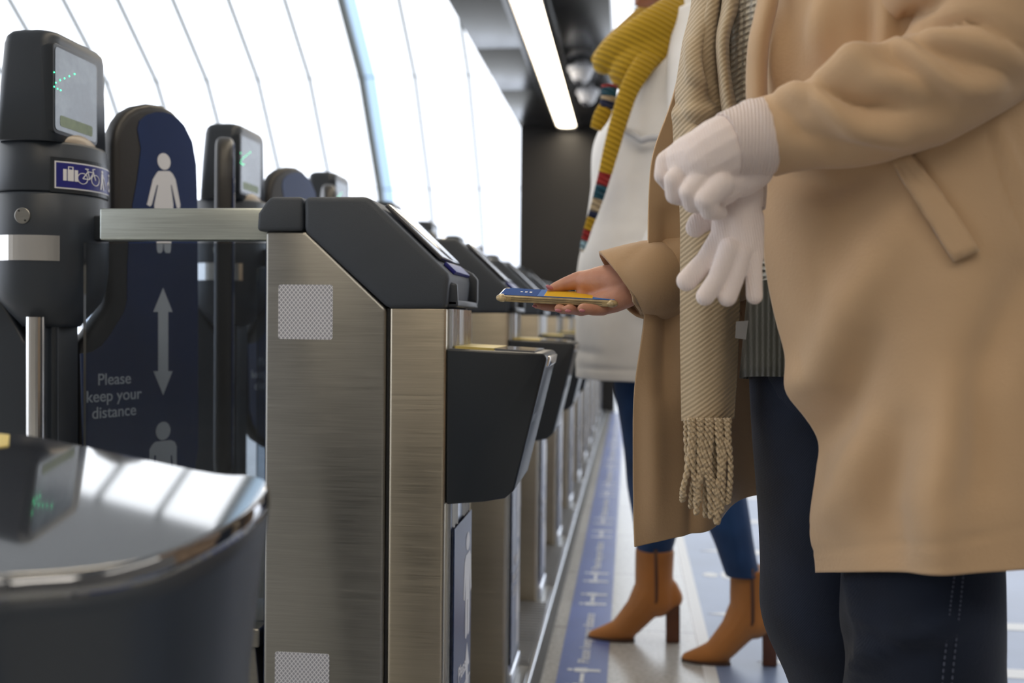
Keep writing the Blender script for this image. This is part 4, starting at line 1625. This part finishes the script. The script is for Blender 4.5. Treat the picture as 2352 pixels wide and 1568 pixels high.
# scarf ---------------------------------------------------------------
sc_o = None
srow = [
    [(1600, -160, 1.20), (1640, -160, 1.17), (1680, -160, 1.18), (1715, -160, 1.21)],
    [(1592, 0, 1.20), (1625, 0, 1.165), (1660, 0, 1.175), (1700, 0, 1.20)],
    [(1572, 100, 1.20), (1602, 100, 1.165), (1640, 100, 1.175), (1690, 110, 1.20)],
    [(1556, 230, 1.20), (1590, 235, 1.165), (1630, 240, 1.18), (1690, 240, 1.20)],
    [(1555, 330, 1.20), (1600, 340, 1.165), (1640, 340, 1.175), (1690, 340, 1.20)],
    [(1568, 480, 1.20), (1600, 480, 1.175), (1640, 480, 1.175), (1690, 480, 1.20)],
    [(1568, 650, 1.21), (1605, 650, 1.185), (1645, 650, 1.185), (1695, 650, 1.21)],
    [(1567, 820, 1.21), (1605, 820, 1.19), (1645, 820, 1.19), (1690, 820, 1.215)],
    [(1570, 966, 1.21), (1605, 968, 1.195), (1640, 968, 1.195), (1682, 960, 1.215)],
]
gs = patch([[P(a_, b_2, Y=y) for a_, b_2, y in r] for r in srow], 46, 120)
gs = ridge(gs, [([(1625, -20), (1615, 100), (1620, 190), (1640, 250)], 11, -.010), ([(1660, 0), (1650, 120), (1655, 260)], 9, -.010), ([(1590, 100), (1600, 180), (1640, 215)], 12, .008), ([(1565, 260), (1610, 262), (1660, 235)], 16, .008), ([(1560, 240), (1600, 285), (1650, 290)], 12, -.006), ([(1660, 500), (1655, 800), (1650, 960)], 16, .004)], .003, 1, 14, 1)
m_ = MB()
m_.rings(gs, cap=False, closed=False)
scarf = m_.build('scarf', M['scarf'], per1, smooth=True, solid=.007)
# second fold of the scarf beside the sweater
g2_ = patch([[P(a_, b_2, Y=y) for a_, b_2, y in r] for r in [[(1668, -150, 1.17), (1690, -150, 1.14), (1710, -150, 1.16)], [(1664, 0, 1.165), (1680, 0, 1.14), (1695, 0, 1.16)], [(1650, 90, 1.165), (1660, 90, 1.135), (1670, 90, 1.16)], [(1655, 180, 1.165), (1665, 180, 1.135), (1675, 185, 1.16)], [(1664, 260, 1.165), (1678, 262, 1.14), (1692, 262, 1.165)]]], 20, 60)
m_ = MB()
m_.rings(g2_, cap=False, closed=False)
m_.build('scarf_fold', M['scarf'], scarf, smooth=True, solid=.006)
m_ = MB()
nr = [Vector((bx - .015 + .092 * math.cos(2 * PI * k / 16), by + .088 * math.sin(2 * PI * k / 16), 1.475 - .03 * math.cos(2 * PI * k / 16 + PI))) for k in range(17)]
m_.tube(nr, .036, 16)
m_.chain([(P(1650, -330, Y=1.17), .035), (P(1655, -150, Y=1.185), .030)])
m_.build('neck_wrap', M['scarf'], scarf, remesh=.005, sm=4)
random.seed(3)
nf = 15
for k in range(nf):
    t = (k + .5) / nf
    x0 = 1574 + 104 * t
    x1 = x0 - 6 + random.uniform(-9, 12) + 4 * t
    ye = 1150 + 45 * min(1, t * 1.4) - (25 if t > .8 else 0) + random.uniform(-18, 12)
    yy = 1.205 - (.02 if k % 3 else .008)
    pts = [P(x0, 962, Y=yy), P(x0 + random.uniform(-3, 3), 1000, Y=yy - .003), P(x0 + random.uniform(-7, 7), 1070, Y=yy - .004), P(x1 + random.uniform(-5, 5), 1125, Y=yy - .003), P(x1, ye, Y=yy)]
    cl = spline(pts, 70)
    m_ = MB()
    for ph_ in (0, PI):
        hel = []
        for i, c_ in enumerate(cl):
            a_ = ph_ + i * .62
            hel.append(c_ + Vector((math.cos(a_), math.sin(a_), 0)) * .0019)
        m_.tube(hel, [.0021] * (len(hel) - 2) + [.0025, .001], 7)
    f_ = m_.build('fringe_tassel', M['scarf'], scarf, smooth=True)

# worn glove (left hand, closed) --------------------------------------
YL = 1.0
GL = lambda px, py, y=0.0: tuple(P(px, py, Y=YL + y))
pm = .000445
m_ = MB()
m_.chain([(GL(1735, 318, .015), 74 * pm), (GL(1700, 330, .01), 72 * pm), (GL(1660, 345, .0), 76 * pm), (GL(1625, 365, .0), 72 * pm), (GL(1590, 372, .01), 62 * pm)])
m_.chain([(GL(1715, 365, .012), 60 * pm), (GL(1690, 395, .01), 52 * pm), (GL(1655, 425, .004), 48 * pm)])
m_.chain([(GL(1730, 390, .014), 46 * pm), (GL(1700, 405, .012), 48 * pm)])
m_.chain([(GL(1600, 395, .010), 58 * pm), (GL(1645, 415, .0), 52 * pm)])
m_.chain([(GL(1572, 352, .018), 34 * pm), (GL(1533, 372, .014), 27 * pm), (GL(1524, 402, .012), 22 * pm), (GL(1548, 432, .04), 20 * pm)])
m_.chain([(GL(1585, 382, .0), 32 * pm), (GL(1551, 414, -.004), 26 * pm), (GL(1551, 446, .002), 23 * pm), (GL(1575, 455, .03), 20 * pm)])
m_.chain([(GL(1612, 410, -.012), 30 * pm), (GL(1584, 442, -.016), 24 * pm), (GL(1590, 466, -.010), 22 * pm), (GL(1612, 472, .02), 20 * pm)])
m_.chain([(GL(1655, 425, -.018), 30 * pm), (GL(1622, 458, -.022), 26 * pm), (GL(1630, 482, -.016), 22 * pm), (GL(1652, 488, .006), 18 * pm)])
glv = m_.build('worn_glove', M['glove'], per1, remesh=.0014, sm=5)
cuffp = [P(1668, 338, Y=YL), P(1700, 330, Y=YL + .004), P(1735, 320, Y=YL + .008), P(1762, 313, Y=YL + .012), P(1785, 308, Y=YL + .012)]
gc = sleeve(cuffp, [.0325, .0350, .0370, .0372, .0365], n=64, m=30)
for i, r in enumerate(gc):
    c_ = sum(r, Vector()) / len(r)
    for k in range(64):
        r[k] = c_ + (r[k] - c_) * (1 + .004 * math.cos(k * PI / 2) + (.03 if 12 < i < 17 else 0))
MB().rings(gc, cap=False).build('glove_cuff', M['glove_rib'], glv, smooth=True, solid=.003)
ORG = Vector((0, 0, 0))

# empty glove held in that hand: a thing of its own --------------------
og = Vector(GL(1700, 520, .03))
hg = tag(empty('glove', og), 'empty pale pink knitted glove, fingers hanging down from the gloved hand', 'glove')
ORG = og
YE = .028
E_ = lambda px, py, y=0.0: GL(px, py, YE + y)


def flat_chain(mb, pts, fl=.6):
    """soft, half-flat glove shapes: rounded rings squeezed in depth"""
    n = len(mb.v)
    mb.chain(pts)
    yc_ = sum(p[0][1] for p in pts) / len(pts)
    mb.v[n:] = [(x, yc_ + (y - yc_) * fl, z) for x, y, z in mb.v[n:]]


m_ = MB()
flat_chain(m_, [(E_(1712, 440), 42 * pm), (E_(1700, 500), 46 * pm), (E_(1702, 560), 48 * pm)])
flat_chain(m_, [(E_(1670, 490), 34 * pm), (E_(1672, 560), 40 * pm)])
flat_chain(m_, [(E_(1725, 500), 30 * pm), (E_(1722, 590), 32 * pm)])
flat_chain(m_, [(E_(1668, 530), 30 * pm), (E_(1622, 598), 25 * pm), (E_(1578, 644), 25 * pm)])
flat_chain(m_, [(E_(1675, 570, -.010), 23 * pm), (E_(1646, 640, -.010), 21.5 * pm), (E_(1620, 680, -.010), 22 * pm)], .8)
flat_chain(m_, [(E_(1704, 580, -.008), 22 * pm), (E_(1688, 640, -.008), 21 * pm), (E_(1671, 682, -.008), 22 * pm)], .8)
flat_chain(m_, [(E_(1730, 590, -.002), 20 * pm), (E_(1732, 640, -.002), 19 * pm), (E_(1733, 680, -.002), 19 * pm)], .8)
flat_chain(m_, [(E_(1640, 500, .014), 24 * pm), (E_(1605, 512, .014), 26 * pm), (E_(1598, 522, .014), 24 * pm)])
m_.build('glove_body', M['glove'], hg, remesh=.0013, sm=3)
cu = [P(1716, 385, Y=YL + .045), P(1716, 420, Y=YL + .045), P(1714, 450, Y=YL + .042), P(1712, 475, Y=YL + .04)]
gc = sleeve(cu, [.0185, .0185, .0190, .0190], n=48, m=20)
gc = [[Vector((p.x, YL + .042 + (p.y - YL - .042) * .5, p.z)) for p in r] for r in gc]
MB().rings(gc, cap=False).build('cuff', M['glove_rib'], hg, smooth=True, solid=.003)
ORG = Vector((0, 0, 0))

# ------------------------------------------------------------------ person 2, walking behind
YB = P(1440, 1473, Z=0).y
YB2 = P(1640, 1526, Z=0).y
YP = (YB + YB2) / 2 + .03
OP2 = Vector((P(1530, 900, Y=YP).x, YP, 0))
per2 = tag(empty('person', OP2), 'person walking behind in a cream coat, mustard scarf, blue jeans and tan ankle boots', 'person')
ORG = OP2
q2 = YP * 1.01 / 2287
K = lambda px, py, y=0.0: tuple(P(px, py, Y=YP + y))
b = MB()
b.ellipsoid(K(1545, -88), .098, .078, .118)
b.chain([(K(1478, -6), 20 * q2), (K(1505, -14), 26 * q2), (K(1560, -50), 40 * q2)])
b.capsule(K(1470, 3), 13 * q2, K(1488, 2), 15 * q2)
b.capsule(K(1462, -90), 6 * q2, K(1448, -68), 10 * q2)
b.capsule(K(1466, -38, -.02), 7 * q2, K(1466, -38, .02), 7 * q2)
b.capsule(K(1466, -26, -.018), 7 * q2, K(1466, -26, .018), 7 * q2)
for s in (-1, 1):
    b.ellipsoid(K(1474, -98, s * .030), .012, .014, .010)
    b.ellipsoid(K(1560, -85, s * .078), .020, .008, .030)
b.chain([(K(1570, -30), 50 * q2), (K(1590, 50), 55 * q2)])
b.chain([(K(1600, 110), .115), (K(1580, 300), .105), (K(1560, 500), .10), (K(1555, 700), .125), (K(1550, 800), .13)])
for s in (-1, 1):
    sh = K(1605, 100, s * .15)
    b.chain([(sh, .055), (K(1600 + 20 * s, 420, s * .22), .042), (K(1520, 620, s * .20), .030), (K(1480, 690, s * .17), .026)])
    hx, hy = 1470, 715
    b.chain([(K(1480, 690, s * .17), .026), (K(hx, hy, s * .165), .034)])
    for f in range(4):
        b.chain([(K(hx - 6 + f * 5, hy + 4, s * .165 - .027 + .018 * f), .010), (K(hx - 22 + f * 4, hy + 40, s * .165 - .027 + .018 * f), .009), (K(hx - 18 + f * 4, hy + 66, s * .165 - .024 + .017 * f), .0075)])
    b.chain([(K(hx - 8, hy - 5, s * .165 - s * .03), .012), (K(hx - 34, hy + 14, s * .165 - s * .045), .010), (K(hx - 40, hy + 30, s * .165 - s * .045), .008)])
dy1, dy2 = YB + .02 - YP, YB2 + .01 - YP
b.chain([(K(1540, 800, .06), .10), (K(1500, 1010, dy1), .062), (K(1503, 1280, dy1), .042)])
b.chain([(K(1575, 800, -.06), .10), (K(1640, 1080, dy2 + .01), .050), (K(1705, 1310, dy2 + .01), .036)])
body2 = b.build('body', M['skin2'], per2, remesh=.004, sm=4)
h_ = MB()
h_.ellipsoid(K(1570, -100), .092, .088, .118)
h_.ellipsoid(K(1605, -60), .065, .072, .11)
h_.build('hair', M['hair'], per2, remesh=.006, sm=4)

j = MB()
l1 = leg_tube([(790, 1412, 1640, YP + .05, .10), (880, 1413, 1610, YP + .05, .095), (1000, 1426, 1590, YP + .03, .085), (1120, 1441, 1570, YB + .02, .07), (1200, 1456, 1560, YB + .02, .06), (1262, 1466, 1545, YB + .02, .046)], 0, 0)
l2 = leg_tube([(790, 1480, 1690, YP - .05, .10), (900, 1500, 1700, YP - .05, .10), (1000, 1540, 1705, YP - .05, .09), (1100, 1580, 1712, YB2 + .02, .08), (1180, 1610, 1722, YB2 + .01, .07), (1250, 1644, 1733, YB2 + .01, .058), (1318, 1668, 1748, YB2 + .01, .050)], 0, 0)
for kk, rows in enumerate((l1, l2)):
    g_ = smooth_rows(rows, 50)
    g_ = ridge(g_, [([(1670, 1150), (1690, 1250), (1700, 1310)], 8, .006)] if kk else [], .010, 1, 11, kk)
    j.rings(g_, cap=True)
j.build('jeans', M['denim2'], per2, smooth=True)


def boot(dx, dy, Yb, s=1.0):
    """ankle boot with zip and block heel, traced around the left boot of the photo"""
    def B(px, py, y=0.0):
        p = P(1407 + (px - 1407) * s + dx, 1474 + (py - 1474) * s + dy, Y=Yb + y)
        return tuple(p)
    k_ = Yb * 1.01 / 2287 * s
    m_ = MB()
    m_.chain([(B(1503, 1345), 44 * k_), (B(1508, 1368), 45 * k_)])
    m_.tube([B(1504, 1259), B(1503, 1290), B(1502, 1320), B(1503, 1345)], [44 * k_, 43.5 * k_, 43 * k_, 44 * k_], 24)
    m_.chain([(B(1535, 1352), 24 * k_), (B(1541, 1372), 27 * k_), (B(1510, 1382), 34 * k_)])
    m_.chain([(B(1497, 1362), 44 * k_), (B(1473, 1397), 35 * k_), (B(1444, 1430), 31 * k_), (B(1425, 1446), 26 * k_), (B(1392, 1455), 20 * k_), (B(1364, 1459), 13 * k_)])
    m_.chain([(B(1440, 1452), 20 * k_), (B(1400, 1458), 15 * k_)])
    m_.v = [(x, y, z) for x, y, z in m_.v]
    e = m_.build('boot', M['suede'], per2, remesh=.0035, sm=6)
    # open top edge, zip, sole and heel
    zp_ = MB()
    zp_.tube([B(1506, 1262, -.051), B(1507, 1300, -.050), B(1508, 1345, -.051), B(1508, 1378, -.050), B(1500, 1406, -.034)], 3.6 * k_, 8)
    zp_.build('zip', M['zip'], e, smooth=True)
    zb = B(1407, 1474)[2]
    h_ = MB()
    r0 = [B(1529, 1396, -.026), B(1562, 1388, -.026), B(1562, 1388, .026), B(1529, 1396, .026)]
    r1 = [B(1529, 1466, -.022), B(1562, 1466, -.022), B(1562, 1466, .022), B(1529, 1466, .022)]
    r1 = [(p[0], p[1], .002) for p in r1]
    h_.rings([[Vector(p) for p in r1], [Vector(p) for p in r0]])
    h_.build('heel', M['heel'], e, bevel=.004)
    so_ = MB()
    out = []
    ctr = [B(1350, 1470), B(1380, 1472), B(1410, 1473), B(1440, 1472), B(1458, 1468)]
    wds = [.010, .028, .036, .034, .026]
    o1 = [(p[0], p[1] - w2) for p, w2 in zip(ctr, wds)] + [(p[0], p[1] + w2) for p, w2 in zip(ctr[::-1], wds[::-1])]
    so_.prism(o1, .0005, .007, 'z')
    so_.build('sole', M['sole'], e, bevel=.002)
    return e


boot(0, 0, YB + .02)
boot(217, 52, YB2 + .02, 1.04)

# cream coat
cw_ = [(-40, 1540, 1650, YP, .10), (40, 1505, 1700, YP, .19), (130, 1478, 1730, YP, .215), (225, 1425, 1740, YP, .22), (330, 1368, 1735, YP, .225), (440, 1360, 1730, YP, .235), (530, 1345, 1735, YP, .24), (617, 1324, 1740, YP, .25), (720, 1322, 1745, YP, .255), (800, 1326, 1750, YP, .255), (866, 1330, 1752, YP, .255)]
rows = leg_tube(cw_, 0, 0, 48)
g_ = smooth_rows(rows, 110)
g_ = ridge(g_, [([(1560, 40), (1500, 180), (1470, 300)], 16, .018), ([(1590, 60), (1540, 200), (1520, 320)], 12, -.012), ([(1440, 330), (1400, 480), (1380, 620)], 26, .012), ([(1450, 430), (1445, 520), (1470, 600)], 8, -.010), ([(1480, 400), (1490, 500), (1485, 560)], 16, -.014), ([(1400, 700), (1390, 860)], 22, .010), ([(1440, 700), (1445, 860)], 14, -.008), ([(1380, 812), (1330, 806)], 10, -.006), ([(1330, 845), (1460, 850)], 4, -.004)], .016, 1, 6, 4)
m_ = MB()
m_.rings(g_, cap=False)
coat2 = m_.build('coat', M['coat2'], per2, smooth=True, solid=.012)
m_ = MB()
for s in (-1, 1):
    axs = [Vector(K(1612, 60, s * .15)), Vector(K(1612, 200, s * .225)), Vector(K(1600, 430, s * .26)), Vector(K(1545, 580, s * .265)), Vector(K(1490, 680, s * .25))]
    gs2 = sleeve(axs, [.085, .080, .072, .066, .060], n=32, m=40)
    gs2 = ridge(gs2, [], .012, 1, 8, s + 2)
    MB_ = m_.rings(gs2, cap=False)
m_.build('sleeves', M['coat2'], coat2, smooth=True, solid=.008)
m_ = MB()
m_.chain([(K(1560, 62, -.12), 16 * q2), (K(1590, 40, -.10), 30 * q2), (K(1640, 60, -.02), 44 * q2), (K(1640, 60, .08), 44 * q2)])
m_.build('hood', M['coat2'], coat2, remesh=.006, sm=4)
m_ = MB()
cp = [P(1424, 296, Y=YP - .17), P(1440, 302, Y=YP - .215), P(1460, 313, Y=YP - .235), P(1474, 322, Y=YP - .24), P(1490, 318, Y=YP - .245), P(1520, 316, Y=YP - .25)]
m_.tube(spline(cp, 30), 7 * q2, 12)
m_.build('toggle_cord', M['cord'], coat2, smooth=True)

# mustard scarf with striped ends


def band(pts, n=30, m=60, flat=.6):
    """thick knitted band: (px, py, dY, half width px)"""
    cs = spline([P(a, b_2, Y=YP + y) for a, b_2, y, r in pts], m)
    rs = spline([Vector((r * q2, 0, 0)) for a, b_2, y, r in pts], m)
    out = []
    for i, c_ in enumerate(cs):
        d = (cs[min(i + 1, m - 1)] - cs[max(i - 1, 0)]).normalized()
        w_ = d.cross(Vector((0, 1, 0))).normalized()
        v2 = w_.cross(d).normalized()
        r = rs[i].x
        out.append([c_ + w_ * r * math.cos(2 * PI * k / n) + v2 * r * flat * math.sin(2 * PI * k / n) for k in range(n)])
    return out


m_ = MB()
m_.rings(band([(1660, -40, .0, 42), (1610, -8, -.10, 50), (1560, 32, -.17, 47), (1500, 68, -.20, 44), (1440, 106, -.19, 40), (1392, 138, -.17, 32), (1366, 152, -.15, 16)]))
m_.rings(band([(1660, -40, .0, 40), (1600, -30, .12, 50), (1540, 10, .17, 48), (1480, 60, .13, 44), (1420, 110, .04, 38), (1375, 145, -.06, 22)]))
m_.rings(band([(1590, 20, -.12, 30), (1530, 84, -.19, 36), (1478, 130, -.20, 40), (1436, 168, -.19, 36), (1412, 188, -.17, 22)]))
sc2 = m_.build('scarf', M['mustard'], per2, remesh=.005, sm=3)
m_ = MB()
m_.rings(band([(1520, 90, -.20, 24), (1478, 150, -.225, 23), (1446, 205, -.235, 20), (1424, 270, -.24, 18), (1406, 335, -.243, 16.5), (1390, 398, -.245, 14)], flat=.45))
m_.build('scarf_tail', M['mustard'], sc2, smooth=True)
m_ = MB()
m_.rings(band([(1392, 246, -.205, 16), (1380, 270, -.20, 17), (1368, 296, -.20, 12)], flat=.45))
m_.build('scarf_tail', M['mustard'], sc2, smooth=True)
cols_s = {'red': (.30, .02, .02), 'teal': (.01, .07, .11), 'beige': (.45, .36, .24), 'navy': (.015, .02, .06), 'mustard': (.50, .31, .015), 'pale': (.30, .48, .60), 'cream': (.7, .66, .58)}
cm = {k: fabric('scarf_' + k, v2, 'rib', 1.0, sheen=.2) for k, v2 in cols_s.items()}


def stripes(path, seq):
    n = len(seq)
    cs = spline([Vector((a, b_2, r)) for a, b_2, y, r in path], n * 3 + 1)
    yy = spline([Vector((y, 0, 0)) for a, b_2, y, r in path], n * 3 + 1)
    for i, c_ in enumerate(seq):
        pts = [(cs[i * 3 + k].x, cs[i * 3 + k].y, yy[i * 3 + k].x, cs[i * 3 + k].z) for k in range(4)]
        MB().rings(band(pts, 20, 5, .45)).build('scarf_stripe', cm[c_], sc2, smooth=True)


stripes([(1390, 398, -.245, 13.5), (1378, 440, -.25, 12), (1366, 480, -.25, 10), (1352, 520, -.25, 8.5), (1342, 555, -.25, 7), (1336, 578, -.25, 4)], ['red', 'red', 'teal', 'teal', 'beige', 'beige', 'navy', 'mustard', 'mustard', 'red', 'red', 'pale', 'pale', 'cream'])
stripes([(1400, 196, -.20, 17), (1398, 222, -.205, 16), (1392, 248, -.205, 16)], ['red', 'teal', 'teal', 'beige', 'navy', 'navy'])
ORG = Vector((0, 0, 0))
